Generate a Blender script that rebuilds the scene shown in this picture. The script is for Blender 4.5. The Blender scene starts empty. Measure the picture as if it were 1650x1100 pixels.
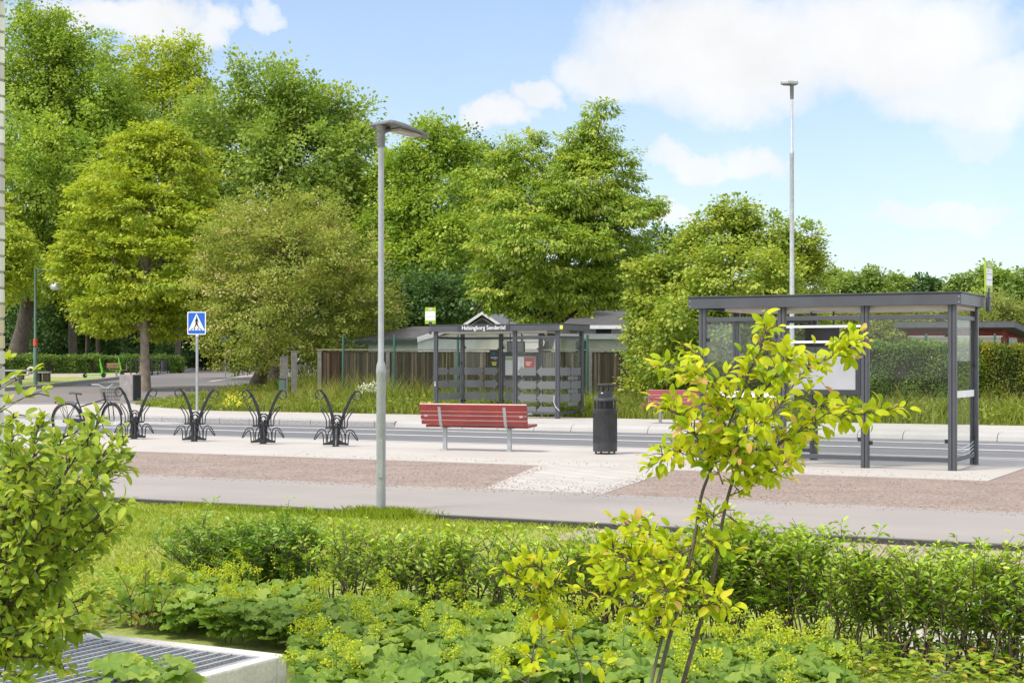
import bpy, bmesh, math, random
import numpy as np
from mathutils import Vector, Matrix

random.seed(7)
RNG = np.random.default_rng(11)
C = bpy.context.scene.collection
R = math.radians
PI = math.pi

# ------------------------------------------------------------------ geometry of the place
F, EYE, CX, HY = 2538.0, 1.58, 825.0, 581.0      # focal length in photo pixels, eye height, optical axis, horizon row
TH = R(27.7)                                      # the road runs at this angle
AX = Vector((math.cos(TH), -math.sin(TH), 0))     # along the road, to the right
BX = Vector((math.sin(TH), math.cos(TH), 0))      # across the road, away
Z = Vector((0, 0, 1))

def g(Y):                                         # the land rises gently behind the allotments
    return min(max(0.0, Y - 58.0) * 0.016, 1.5)
def W(px, py, Y):
    return Vector(((px - CX) / F * Y, Y, EYE - (py - HY) / F * Y))
def G(px, py, z=0.0):                             # ground point seen at a photo pixel
    lo, hi = 2.0, 900.0
    for _ in range(60):
        m = (lo + hi) / 2
        if EYE - (py - HY) / F * m - (g(m) + z) > 0: lo = m
        else: hi = m
    return Vector(((px - CX) / F * lo, lo, g(lo) + z))
def ST(s, t, z=0.0):
    p = AX * s + BX * t
    return Vector((p.x, p.y, z))
def XF(origin, ang=0.0):
    return Matrix.Translation(Vector(origin)) @ Matrix.Rotation(ang, 4, 'Z')
A_ANG = -TH                                       # rotation that turns local +x along the road

# ------------------------------------------------------------------ materials
def new_mat(name):
    m = bpy.data.materials.new(name); m.use_nodes = True
    nt = m.node_tree; nt.nodes.clear()
    return m, nt
def N(nt, typ, **kw):
    n = nt.nodes.new(typ)
    for k, v in kw.items():
        if k.startswith('i_'):
            key = k[2:]
            n.inputs[int(key) if key.isdigit() else key.replace('_', ' ')].default_value = v
        else: setattr(n, k, v)
    return n
def rgba(c): return (c[0], c[1], c[2], 1.0)
def mat(name, col, rough=0.6, metal=0.0, var=0.12, scale=6.0, bump=0.0, bscale=40.0, spec=0.5, col2=None, fine=0.0, fscale=120.0):
    m, nt = new_mat(name)
    out = N(nt, 'ShaderNodeOutputMaterial'); b = N(nt, 'ShaderNodeBsdfPrincipled')
    b.inputs['Roughness'].default_value = rough; b.inputs['Metallic'].default_value = metal
    b.inputs['Specular IOR Level'].default_value = spec
    nt.links.new(b.outputs[0], out.inputs[0])
    geo = N(nt, 'ShaderNodeNewGeometry')
    tex = N(nt, 'ShaderNodeTexNoise'); tex.inputs['Scale'].default_value = scale; tex.inputs['Detail'].default_value = 6
    nt.links.new(geo.outputs['Position'], tex.inputs['Vector'])
    ramp = N(nt, 'ShaderNodeValToRGB')
    col = tuple(x * .86 for x in col); col2 = tuple(x * .86 for x in col2) if col2 else None
    c2 = col2 if col2 else tuple(min(1, x * (1 + var)) for x in col)
    c1 = col if col2 else tuple(x * (1 - var) for x in col)
    ramp.color_ramp.elements[0].position = 0.3; ramp.color_ramp.elements[1].position = 0.7
    ramp.color_ramp.elements[0].color = rgba(c1); ramp.color_ramp.elements[1].color = rgba(c2)
    nt.links.new(tex.outputs[0], ramp.inputs[0])
    last = ramp.outputs[0]
    if fine:
        t2 = N(nt, 'ShaderNodeTexNoise'); t2.inputs['Scale'].default_value = fscale; t2.inputs['Detail'].default_value = 4
        nt.links.new(geo.outputs['Position'], t2.inputs['Vector'])
        mr = N(nt, 'ShaderNodeMapRange'); mr.inputs[1].default_value = 0.3; mr.inputs[2].default_value = 0.7
        mr.inputs[3].default_value = 1 - fine; mr.inputs[4].default_value = 1 + fine
        nt.links.new(t2.outputs[0], mr.inputs[0])
        mx = N(nt, 'ShaderNodeVectorMath', operation='SCALE')
        nt.links.new(last, mx.inputs[0]); nt.links.new(mr.outputs[0], mx.inputs['Scale'])
        last = mx.outputs[0]
    nt.links.new(last, b.inputs['Base Color'])
    if bump:
        t3 = N(nt, 'ShaderNodeTexNoise'); t3.inputs['Scale'].default_value = bscale; t3.inputs['Detail'].default_value = 5
        nt.links.new(geo.outputs['Position'], t3.inputs['Vector'])
        bp = N(nt, 'ShaderNodeBump'); bp.inputs['Strength'].default_value = bump; bp.inputs['Distance'].default_value = 0.02
        nt.links.new(t3.outputs[0], bp.inputs['Height']); nt.links.new(bp.outputs[0], b.inputs['Normal'])
    return m
def leaf_mat(name, cols, trans=0.4, rough=0.5, spec=0.3, tcol=None):
    """cols: list of (position, colour) over the per-leaf value 'rnd'."""
    m, nt = new_mat(name)
    out = N(nt, 'ShaderNodeOutputMaterial'); b = N(nt, 'ShaderNodeBsdfPrincipled')
    b.inputs['Roughness'].default_value = rough; b.inputs['Specular IOR Level'].default_value = spec
    at = N(nt, 'ShaderNodeAttribute', attribute_name='rnd')
    ramp = N(nt, 'ShaderNodeValToRGB')
    e = ramp.color_ramp.elements
    while len(e) < len(cols): e.new(0.5)
    for i, (p, c) in enumerate(cols): e[i].position = p; e[i].color = rgba(c)
    nt.links.new(at.outputs['Fac'], ramp.inputs[0])
    nt.links.new(ramp.outputs[0], b.inputs['Base Color'])
    tr = N(nt, 'ShaderNodeBsdfTranslucent')
    gm = N(nt, 'ShaderNodeMix', data_type='RGBA', blend_type='MULTIPLY'); gm.inputs[0].default_value = 1.0
    nt.links.new(ramp.outputs[0], gm.inputs[6]); gm.inputs[7].default_value = rgba(tcol or (1.25, 1.2, 0.6))
    nt.links.new(gm.outputs[2], tr.inputs[0])
    mx = N(nt, 'ShaderNodeMixShader'); mx.inputs[0].default_value = trans
    nt.links.new(b.outputs[0], mx.inputs[1]); nt.links.new(tr.outputs[0], mx.inputs[2])
    nt.links.new(mx.outputs[0], out.inputs[0])
    return m
def glass_mat(name, tint=(0.93, 0.95, 0.94), refl=1.0, mist=0.0):
    m, nt = new_mat(name)
    out = N(nt, 'ShaderNodeOutputMaterial')
    t = N(nt, 'ShaderNodeBsdfTransparent'); t.inputs[0].default_value = rgba(tint)
    gl = N(nt, 'ShaderNodeBsdfGlossy'); gl.inputs['Roughness'].default_value = 0.03
    lw = N(nt, 'ShaderNodeLayerWeight'); lw.inputs[0].default_value = 0.5
    pw = N(nt, 'ShaderNodeMath', operation='POWER'); pw.inputs[1].default_value = 5.0; nt.links.new(lw.outputs['Facing'], pw.inputs[0])
    fr = N(nt, 'ShaderNodeMath', operation='MULTIPLY_ADD'); fr.inputs[1].default_value = 0.35; fr.inputs[2].default_value = 0.022; nt.links.new(pw.outputs[0], fr.inputs[0])
    mx = N(nt, 'ShaderNodeMixShader')
    nt.links.new(fr.outputs[0], mx.inputs[0]); nt.links.new(t.outputs[0], mx.inputs[1]); nt.links.new(gl.outputs[0], mx.inputs[2])
    last = mx.outputs[0]
    if mist:
        d = N(nt, 'ShaderNodeBsdfDiffuse'); d.inputs[0].default_value = (0.33, 0.335, 0.335, 1)
        tl = N(nt, 'ShaderNodeBsdfTranslucent'); tl.inputs[0].default_value = (0.33, 0.335, 0.335, 1)
        m0 = N(nt, 'ShaderNodeMixShader'); m0.inputs[0].default_value = 0.5; nt.links.new(d.outputs[0], m0.inputs[1]); nt.links.new(tl.outputs[0], m0.inputs[2])
        m2 = N(nt, 'ShaderNodeMixShader'); m2.inputs[0].default_value = mist
        nt.links.new(last, m2.inputs[1]); nt.links.new(m0.outputs[0], m2.inputs[2]); last = m2.outputs[0]
    nt.links.new(last, out.inputs[0])
    return m
def island_mat(name, cols, rough=0.8, streak=0.0):
    m, nt = new_mat(name)
    out = N(nt, 'ShaderNodeOutputMaterial'); b = N(nt, 'ShaderNodeBsdfPrincipled')
    b.inputs['Roughness'].default_value = rough; b.inputs['Specular IOR Level'].default_value = 0.25
    geo = N(nt, 'ShaderNodeNewGeometry'); ramp = N(nt, 'ShaderNodeValToRGB')
    e = ramp.color_ramp.elements
    while len(e) < len(cols): e.new(0.5)
    for i, (p, c) in enumerate(cols): e[i].position = p; e[i].color = rgba(c)
    nt.links.new(geo.outputs['Random Per Island'], ramp.inputs[0])
    last = ramp.outputs[0]
    if streak:
        mp = N(nt, 'ShaderNodeMapping'); mp.inputs['Scale'].default_value = (30, 30, 2.2)
        nt.links.new(geo.outputs['Position'], mp.inputs[0])
        t2 = N(nt, 'ShaderNodeTexNoise'); t2.inputs['Scale'].default_value = 1.0; t2.inputs['Detail'].default_value = 4
        nt.links.new(mp.outputs[0], t2.inputs['Vector'])
        mr = N(nt, 'ShaderNodeMapRange'); mr.inputs[1].default_value = 0.3; mr.inputs[2].default_value = 0.7
        mr.inputs[3].default_value = 1 - streak; mr.inputs[4].default_value = 1 + streak
        nt.links.new(t2.outputs[0], mr.inputs[0])
        mx = N(nt, 'ShaderNodeVectorMath', operation='SCALE')
        nt.links.new(last, mx.inputs[0]); nt.links.new(mr.outputs[0], mx.inputs['Scale']); last = mx.outputs[0]
    nt.links.new(last, b.inputs['Base Color']); nt.links.new(b.outputs[0], out.inputs[0])
    return m
def paver_mat(name, col, joint, scale, ang, bw=0.7, rh=0.35, var=0.06, mort=0.008):
    m, nt = new_mat(name)
    out = N(nt, 'ShaderNodeOutputMaterial'); b = N(nt, 'ShaderNodeBsdfPrincipled')
    b.inputs['Roughness'].default_value = 0.85; b.inputs['Specular IOR Level'].default_value = 0.25
    geo = N(nt, 'ShaderNodeNewGeometry'); mp = N(nt, 'ShaderNodeMapping')
    mp.inputs['Rotation'].default_value = (0, 0, ang)
    nt.links.new(geo.outputs['Position'], mp.inputs[0])
    br = N(nt, 'ShaderNodeTexBrick'); br.inputs['Scale'].default_value = scale
    br.inputs['Color1'].default_value = rgba(tuple(x * (1 + var) * .86 for x in col)); br.inputs['Color2'].default_value = rgba(tuple(x * (1 - var) * .86 for x in col))
    br.inputs['Mortar'].default_value = rgba(joint); br.inputs['Mortar Size'].default_value = mort
    br.inputs['Mortar Smooth'].default_value = 0.3
    br.inputs['Brick Width'].default_value = bw; br.inputs['Row Height'].default_value = rh
    nt.links.new(mp.outputs[0], br.inputs['Vector'])
    tn = N(nt, 'ShaderNodeTexNoise'); tn.inputs['Scale'].default_value = 0.9; tn.inputs['Detail'].default_value = 7
    nt.links.new(geo.outputs['Position'], tn.inputs['Vector'])
    mr = N(nt, 'ShaderNodeMapRange'); mr.inputs[1].default_value = 0.3; mr.inputs[2].default_value = 0.7; mr.inputs[3].default_value = 0.95; mr.inputs[4].default_value = 1.04
    nt.links.new(tn.outputs[0], mr.inputs[0])
    # specks of grit swept onto the slabs
    t2 = N(nt, 'ShaderNodeTexVoronoi'); t2.inputs['Scale'].default_value = 9.0
    nt.links.new(geo.outputs['Position'], t2.inputs['Vector'])
    m2 = N(nt, 'ShaderNodeMapRange'); m2.inputs[1].default_value = 0.03; m2.inputs[2].default_value = 0.06; m2.inputs[3].default_value = 0.78; m2.inputs[4].default_value = 1.0
    nt.links.new(t2.outputs['Distance'], m2.inputs[0])
    mul = N(nt, 'ShaderNodeMath', operation='MULTIPLY'); nt.links.new(mr.outputs[0], mul.inputs[0]); nt.links.new(m2.outputs[0], mul.inputs[1])
    mx = N(nt, 'ShaderNodeVectorMath', operation='SCALE')
    nt.links.new(br.outputs[0], mx.inputs[0]); nt.links.new(mul.outputs[0], mx.inputs['Scale'])
    nt.links.new(mx.outputs[0], b.inputs['Base Color']); nt.links.new(b.outputs[0], out.inputs[0])
    return m

M = {}
M['black'] = mat('black_paint', (0.018, 0.018, 0.02), 0.4, 0, 0.25, 9)
M['black_matt'] = mat('black_plastic', (0.022, 0.022, 0.024), 0.5, 0, 0.0, 5, col2=(0.052, 0.052, 0.054), fine=0.35, fscale=45)
M['anth'] = mat('anthracite_steel', (0.085, 0.088, 0.098), 0.42, 0.15, 0.12, 3)
M['anth_dark'] = mat('dark_anthracite', (0.045, 0.046, 0.052), 0.45, 0.1, 0.15, 3)
M['galv'] = mat('galvanised_steel', (0.42, 0.43, 0.43), 0.45, 0.45, 0.14, 14, fine=0.08, fscale=60)
M['galv_lt'] = mat('light_galvanised', (0.55, 0.56, 0.57), 0.4, 0.35, 0.12, 10)
M['greypole'] = mat('grey_pole_paint', (0.37, 0.375, 0.375), 0.45, 0.2, 0.12, 5, fine=0.09, fscale=50)
M['lamp_head'] = mat('lamp_head_grey', (0.17, 0.165, 0.16), 0.45, 0.3, 0.12, 8)
M['lamp_lens'] = mat('lamp_lens', (0.34, 0.28, 0.24), 0.25, 0, 0.1, 12)
M['red'] = mat('red_bench_paint', (0.27, 0.036, 0.030), 0.36, 0, 0.18, 3, fine=0.14, fscale=35)
M['white'] = mat('white_paint', (0.92, 0.92, 0.90), 0.5, 0, 0.05, 5)
M['ceil'] = mat('shelter_ceiling', (0.72, 0.66, 0.58), 0.6, 0, 0.05, 3)
M['sign_blue'] = mat('sign_blue', (0.01, 0.12, 0.55), 0.35, 0, 0.05, 3)
M['sign_black'] = mat('sign_black', (0.012, 0.012, 0.014), 0.4, 0, 0.1, 3)
M['lime_sign'] = mat('lime_sign', (0.36, 0.52, 0.03), 0.45, 0, 0.05, 3)
M['lime'] = mat('lime_green', (0.16, 0.62, 0.03), 0.4, 0, 0.08, 6)
M['grey_panel'] = mat('grey_panel', (0.42, 0.42, 0.43), 0.6, 0, 0.06, 4)
M['screen'] = mat('screen_dark', (0.045, 0.038, 0.04), 0.3, 0, 0.15, 5)
M['post_red'] = mat('poster_red', (0.62, 0.09, 0.05), 0.5, 0, 0.08, 6)
M['post_green'] = mat('poster_green', (0.16, 0.36, 0.14), 0.5, 0, 0.08, 6)
M['map'] = mat('poster_map', (0.50, 0.56, 0.55), 0.5, 0, 0.0, 5.5, col2=(0.62, 0.54, 0.44))
M['teal'] = mat('teal', (0.10, 0.50, 0.52), 0.5, 0, 0.05, 6)
M['yellow'] = mat('yellow_tag', (0.75, 0.78, 0.05), 0.5, 0, 0.05, 6)
M['text_grey'] = mat('print_grey', (0.18, 0.19, 0.20), 0.6, 0, 0.1, 6)
M['tyre'] = mat('tyre_rubber', (0.02, 0.02, 0.02), 0.7, 0, 0.2, 12)
M['chrome'] = mat('bare_metal', (0.62, 0.60, 0.58), 0.25, 0.8, 0.08, 12)
M['green_steel'] = mat('green_post_paint', (0.012, 0.085, 0.05), 0.45, 0.1, 0.15, 6)
M['pale_green'] = mat('weathered_green_pole', (0.10, 0.17, 0.13), 0.5, 0.1, 0.15, 3)
M['wood_lt'] = mat('light_wood', (0.42, 0.25, 0.13), 0.6, 0, 0.2, 5)
M['wood_grey'] = mat('grey_wood', (0.20, 0.18, 0.155), 0.8, 0, 0.25, 8, bump=0.2)
M['concrete'] = mat('cast_concrete', (0.66, 0.605, 0.53), 0.85, 0, 0.10, 5, bump=0.25, bscale=60, fine=0.09, fscale=60)
M['stone'] = mat('grey_stone', (0.30, 0.27, 0.25), 0.85, 0, 0.2, 4, bump=0.3, fine=0.15)
M['bark'] = mat('grey_brown_bark', (0.11, 0.088, 0.065), 0.9, 0, 0.35, 5, bump=0.5, bscale=14)
M['bark_pale'] = mat('pale_bark', (0.24, 0.19, 0.14), 0.9, 0, 0.3, 4, bump=0.4, bscale=12)
M['bark_dark'] = mat('dark_bark', (0.06, 0.047, 0.036), 0.9, 0, 0.3, 5, bump=0.5, bscale=14)
M['stem'] = mat('shrub_stem', (0.13, 0.085, 0.06), 0.8, 0, 0.3, 30)
M['sap_stem'] = mat('sapling_bark', (0.12, 0.095, 0.07), 0.85, 0, 0.35, 18, bump=0.3, bscale=60)
M['stem_red'] = mat('reddish_stem', (0.22, 0.07, 0.05), 0.7, 0, 0.3, 30)
M['stem_green'] = mat('green_stem', (0.17, 0.24, 0.05), 0.7, 0, 0.2, 30)
M['road'] = mat('worn_asphalt', (0.165, 0.159, 0.159), 0.85, 0, 0.07, 0.8, fine=0.13, fscale=70, bump=0.15, bscale=120)
M['sideroad'] = mat('old_asphalt', (0.155, 0.15, 0.152), 0.85, 0, 0.0, 0.05, col2=(0.27, 0.215, 0.185), fine=0.10, fscale=30)
def add_tracks(m, ang, lo=.86, hi=1.08, sx=.05, sy=1.6):
    nt = m.node_tree; b = [n for n in nt.nodes if n.type == 'BSDF_PRINCIPLED'][0]; lk = b.inputs['Base Color'].links[0]; src = lk.from_socket
    geo = N(nt, 'ShaderNodeNewGeometry'); mp = N(nt, 'ShaderNodeMapping'); mp.vector_type = 'POINT'
    mp.inputs['Rotation'].default_value = (0, 0, ang); nt.links.new(geo.outputs['Position'], mp.inputs[0])
    m2 = N(nt, 'ShaderNodeMapping'); m2.inputs['Scale'].default_value = (sx, sy, 1); nt.links.new(mp.outputs[0], m2.inputs[0])
    t = N(nt, 'ShaderNodeTexNoise'); t.inputs['Scale'].default_value = 1.0; t.inputs['Detail'].default_value = 6; t.inputs['Roughness'].default_value = .6; nt.links.new(m2.outputs[0], t.inputs['Vector'])
    mr = N(nt, 'ShaderNodeMapRange'); mr.inputs[1].default_value = .32; mr.inputs[2].default_value = .68; mr.inputs[3].default_value = lo; mr.inputs[4].default_value = hi; nt.links.new(t.outputs[0], mr.inputs[0])
    sc = N(nt, 'ShaderNodeVectorMath', operation='SCALE'); nt.links.new(src, sc.inputs[0]); nt.links.new(mr.outputs[0], sc.inputs['Scale']); nt.links.new(sc.outputs[0], b.inputs['Base Color'])
add_tracks(M['road'], TH, .80, 1.10)
M['path'] = mat('pale_asphalt_path', (0.335, 0.292, 0.258), 0.85, 0, 0.06, 0.7, fine=0.10, fscale=90, bump=0.1, bscale=150)
add_tracks(M['path'], TH, .93, 1.05, .25, .9)
M['path_edge'] = mat('asphalt_edge', (0.06, 0.055, 0.052), 0.9, 0, 0.3, 20, bump=0.6, bscale=60)
M['gravel'] = mat('pink_gravel', (0.305, 0.228, 0.182), 0.95, 0, 0.13, 1.6, bump=1.0, bscale=40, fine=0.42, fscale=24)
M['slab'] = paver_mat('pale_concrete_slabs', (0.49, 0.445, 0.395), (0.415, 0.375, 0.335), 1.0, TH, 1.0, 0.7, 0.03)
M['paver'] = paver_mat('pale_pavers', (0.50, 0.455, 0.405), (0.29, 0.255, 0.225), 1.0, TH + R(35), 0.7, 0.35, 0.06, 0.014)
M['kerb'] = mat('pale_bus_kerb', (0.425, 0.402, 0.372), 0.8, 0, 0.07, 1.2, fine=0.06, fscale=40)
M['granite'] = mat('granite_kerb', (0.36, 0.34, 0.33), 0.85, 0, 0.15, 20, fine=0.28, fscale=60)
M['line'] = mat('road_marking', (0.72, 0.71, 0.68), 0.75, 0, 0.08, 4, fine=0.10, fscale=50)
M['lawn'] = mat('lawn_soil', (0.24, 0.30, 0.05), 0.95, 0, 0.0, 1.3, col2=(0.36, 0.38, 0.10), fine=0.3, fscale=40)
M['soil'] = mat('dry_soil', (0.36, 0.29, 0.20), 0.95, 0, 0.15, 3, bump=0.4, fine=0.25, fscale=40)
M['earth'] = mat('field_ground', (0.10, 0.12, 0.035), 0.95, 0, 0.0, 0.4, col2=(0.17, 0.16, 0.06), fine=0.3, fscale=20)
M['verge'] = mat('verge_soil', (0.11, 0.14, 0.03), 0.95, 0, 0.0, 1.2, col2=(0.20, 0.21, 0.06), fine=0.3, fscale=25)
M['sand'] = mat('sandy_path', (0.44, 0.36, 0.29), 0.9, 0, 0.1, 1, fine=0.1, fscale=20)
M['shingle'] = mat('dark_roof_felt', (0.085, 0.078, 0.076), 0.85, 0, 0.18, 3, fine=0.12, fscale=12)
M['tiles'] = mat('grey_roof_tiles', (0.13, 0.13, 0.14), 0.7, 0, 0.15, 4)
M['wall_green'] = mat('greygreen_cladding', (0.34, 0.37, 0.28), 0.8, 0, 0.08, 2)
M['wall_cream'] = mat('cream_cladding', (0.82, 0.79, 0.66), 0.8, 0, 0.06, 2)
M['wall_red'] = mat('falu_red', (0.23, 0.035, 0.025), 0.8, 0, 0.15, 3)
M['pane'] = mat('window_pane', (0.05, 0.06, 0.07), 0.12, 0, 0.3, 1.5, spec=0.7)
M['beige'] = mat('beige_canvas', (0.58, 0.50, 0.40), 0.8, 0, 0.05, 3)
M['fence'] = island_mat('weathered_fence_wood', [(0.0, (0.040, 0.025, 0.013)), (0.45, (0.085, 0.055, 0.031)), (0.88, (0.13, 0.09, 0.055)), (1.0, (0.28, 0.22, 0.15))], 0.9, 0.3)
M['brick'] = island_mat('pale_bricks', [(0.0, (0.62, 0.57, 0.49)), (0.5, (0.74, 0.70, 0.63)), (0.9, (0.50, 0.46, 0.42)), (1.0, (0.62, 0.50, 0.30))], 0.9, 0.15)
M['mortar'] = mat('mortar', (0.38, 0.35, 0.31), 0.95, 0, 0.1, 10, bump=0.3)
M['glass'] = glass_mat('shelter_glass', (0.95, 0.96, 0.955), mist=0.0)
M['frost'] = glass_mat('frosted_arrows', (0.7, 0.7, 0.7), mist=0.78)
M['galv_dk'] = mat('dull_galvanised', (0.30, 0.305, 0.31), 0.5, 0.4, 0.12, 10)
M['wood_rail'] = mat('bleached_rail_wood', (0.30, 0.235, 0.16), 0.8, 0, 0.2, 5)
M['fence_back'] = mat('fence_backing_wood', (0.060, 0.040, 0.024), 0.9, 0, 0.25, 3)
M['pit'] = mat('pit_wall', (0.10, 0.10, 0.10), 0.9, 0, 0.2, 6)

# ------------------------------------------------------------------ mesh helpers
class MB:
    def __init__(s): s.v = []; s.f = []; s.m = []; s.sm = []
    def add(s, verts, faces, mi=0, smooth=False):
        o = len(s.v); s.v += [tuple(v) for v in verts]
        for f in faces: s.f.append(tuple(i + o for i in f)); s.m.append(mi); s.sm.append(smooth)
    def obox(s, c, hx, hy, hz, mi=0):
        c, hx, hy, hz = Vector(c), Vector(hx), Vector(hy), Vector(hz)
        vs = [c + hx * i + hy * j + hz * k for k in (-1, 1) for j in (-1, 1) for i in (-1, 1)]
        if hx.cross(hy).dot(hz) < 0: fs = [(0,1,3,2),(4,6,7,5),(0,4,5,1),(2,3,7,6),(0,2,6,4),(1,5,7,3)]
        else: fs = [(0,2,3,1),(4,5,7,6),(0,1,5,4),(2,6,7,3),(0,4,6,2),(1,3,7,5)]
        s.add(vs, fs, mi)
    def box(s, x0, x1, y0, y1, z0, z1, mi=0):
        s.obox(((x0+x1)/2, (y0+y1)/2, (z0+z1)/2), ((x1-x0)/2,0,0), (0,(y1-y0)/2,0), (0,0,(z1-z0)/2), mi)
    def bar(s, p, q, w, h, up=(0,0,1), mi=0):
        p, q = Vector(p), Vector(q); d = (q - p); u = Vector(up)
        sd = d.cross(u)
        if sd.length < 1e-6: sd = d.cross(Vector((1,0,0)))
        sd.normalize(); n = sd.cross(d).normalized()
        s.obox((p+q)/2, d/2, sd*w/2, n*h/2, mi)
    def tube(s, pts, rad, n=8, mi=0, cap=True, closed=False, smooth=True):
        pts = [Vector(p) for p in pts]; k = len(pts)
        if not hasattr(rad, '__len__'): rad = [rad] * k
        tang = []
        for i in range(k):
            if closed: t = pts[(i+1) % k] - pts[i-1]
            else: t = pts[min(i+1, k-1)] - pts[max(i-1, 0)]
            tang.append(t.normalized() if t.length > 1e-9 else Vector((0,0,1)))
        ref = Vector((0,0,1)) if abs(tang[0].z) < 0.9 else Vector((1,0,0))
        nrm = tang[0].cross(ref).normalized(); vs = []
        for i in range(k):
            nrm = (nrm - tang[i] * nrm.dot(tang[i]))
            if nrm.length < 1e-6: nrm = tang[i].cross(Vector((1,0,0)))
            nrm.normalize(); bn = tang[i].cross(nrm)
            for j in range(n):
                a = 2*PI*j/n
                vs.append(pts[i] + (nrm*math.cos(a) + bn*math.sin(a)) * rad[i])
        fs = []
        for i in range(k if closed else k-1):
            i2 = (i+1) % k
            for j in range(n):
                j2 = (j+1) % n
                fs.append((i*n+j, i*n+j2, i2*n+j2, i2*n+j))
        s.add(vs, fs, mi, smooth)
        if cap and not closed:
            o = len(s.v) - len(vs)
            s.f.append(tuple(o + j for j in reversed(range(n)))); s.m.append(mi); s.sm.append(False)
            s.f.append(tuple(o + (k-1)*n + j for j in range(n))); s.m.append(mi); s.sm.append(False)
    def lathe(s, prof, c=(0,0,0), n=24, mi=0, cap=True):
        c = Vector(c); vs = []
        for r, z in prof:
            for j in range(n):
                a = 2*PI*j/n; vs.append(c + Vector((r*math.cos(a), r*math.sin(a), z)))
        fs = []
        for i in range(len(prof)-1):
            for j in range(n):
                j2 = (j+1) % n; fs.append((i*n+j, i*n+j2, (i+1)*n+j2, (i+1)*n+j))
        if cap:
            fs.append(tuple(reversed(range(n)))); fs.append(tuple((len(prof)-1)*n + j for j in range(n)))
        s.add(vs, fs, mi, True)
    def prism(s, pts, d, mi=0):
        pts = [Vector(p) for p in pts]; d = Vector(d); n = len(pts)
        nr = Vector((0,0,0))
        for i in range(n): nr += pts[i].cross(pts[(i+1) % n])
        if nr.dot(d) < 0: pts = pts[::-1]
        vs = pts + [p + d for p in pts]
        fs = [tuple(reversed(range(n))), tuple(range(n, 2*n))]
        for i in range(n): j = (i+1) % n; fs.append((i, j, n+j, n+i))
        s.add(vs, fs, mi)
    def poly(s, pts, mi=0): s.add(pts, [tuple(range(len(pts)))], mi)
    def xf(s, mtx):
        s.v = [tuple(mtx @ Vector(v)) for v in s.v]; return s
    def build(s, name, mats, parent=None, bevel=0.0, sharp=35):
        me = bpy.data.meshes.new(name); me.from_pydata(s.v, [], s.f)
        if not isinstance(mats, (list, tuple)): mats = [mats]
        for m in mats: me.materials.append(m)
        me.polygons.foreach_set('material_index', s.m)
        me.polygons.foreach_set('use_smooth', s.sm)
        me.update()
        if any(s.sm): me.set_sharp_from_angle(angle=R(sharp))
        o = bpy.data.objects.new(name, me); C.objects.link(o)
        if parent: o.parent = parent
        if bevel:
            b = o.modifiers.new('edge', 'BEVEL'); b.width = bevel; b.segments = 2; b.limit_method = 'ANGLE'; b.angle_limit = R(40)
        return o

def tag(o, label, cat, group=None, kind='thing'):
    o['label'] = label; o['category'] = cat; o['kind'] = kind
    if group: o['group'] = group
    return o
def thing(name, label, cat, loc=(0,0,0), rotz=0.0, group=None):
    o = bpy.data.objects.new(name, None); C.objects.link(o)
    o.location = loc; o.rotation_euler = (0, 0, rotz); o.empty_display_size = 0.2
    return tag(o, label, cat, group)
def struct(o): o['kind'] = 'structure'; return o
def copy_tree(o, parent=None):
    c = o.copy(); C.objects.link(c)
    if parent: c.parent = parent
    for ch in list(o.children): copy_tree(ch, c)
    return c
def numesh(name, V, Fq, mats, parent=None, rnd=None, smooth=False, mi=None):
    """V (n,3); Fq (m,k) faces of equal size k (or list of such arrays); rnd per face."""
    me = bpy.data.meshes.new(name)
    groups = Fq if isinstance(Fq, list) else [Fq]
    nv = len(V); nf = sum(len(q) for q in groups); nl = sum(q.size for q in groups)
    me.vertices.add(nv); me.vertices.foreach_set('co', np.asarray(V, dtype=np.float32).ravel())
    me.loops.add(nl); me.polygons.add(nf)
    me.loops.foreach_set('vertex_index', np.concatenate([q.ravel() for q in groups]).astype(np.int32))
    tot = np.concatenate([np.full(len(q), q.shape[1], dtype=np.int32) for q in groups])
    st = np.concatenate([[0], np.cumsum(tot)[:-1]]).astype(np.int32)
    me.polygons.foreach_set('loop_start', st)
    if smooth: me.polygons.foreach_set('use_smooth', np.ones(nf, dtype=bool))
    if not isinstance(mats, (list, tuple)): mats = [mats]
    for m in mats: me.materials.append(m)
    if mi is not None: me.polygons.foreach_set('material_index', np.asarray(mi, dtype=np.int32))
    me.update(calc_edges=True)
    if rnd is not None:
        a = me.attributes.new('rnd', 'FLOAT', 'FACE'); a.data.foreach_set('value', np.asarray(rnd, dtype=np.float32))
    o = bpy.data.objects.new(name, me); C.objects.link(o)
    if parent: o.parent = parent
    return o
def nrm(a): return a / np.maximum(np.linalg.norm(a, axis=-1, keepdims=True), 1e-9)

# leaf templates: (along, across, up) in units of leaf length / width / length
T_RHOMB = (np.array([(0,0,0),(0.45,0.5,0.09),(1,0,-0.06),(0.45,-0.5,0.09)]), np.array([(0,1,2,3)]))
T_HEX = (np.array([(0,0,0),(0.3,0.5,0.10),(0.7,0.40,0.06),(1,0,-0.10),(0.7,-0.40,0.06),(0.3,-0.5,0.10)]), np.array([(0,1,2,3),(0,3,4,5)]))
def _ovate(n=6, fold=0.11, droop=0.16):
    v = []; f = []
    for i in range(n + 1):
        t = i / n
        w = 0.5 * (1 - abs(2 * t ** 0.92 - 1) ** 2.3) ** 0.62 if 0 < t < 1 else 0
        z = -droop * t * t + 0.06 * math.sin(PI * t)
        v += [(t, w, z + fold * w), (t, 0, z), (t, -w, z + fold * w)]
    for i in range(n):
        a, b = i * 3, i * 3 + 3
        f += [(a, a+1, b+1, b), (a+1, a+2, b+2, b+1)]
    return np.array(v), np.array(f)
T_OVATE = _ovate()
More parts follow.
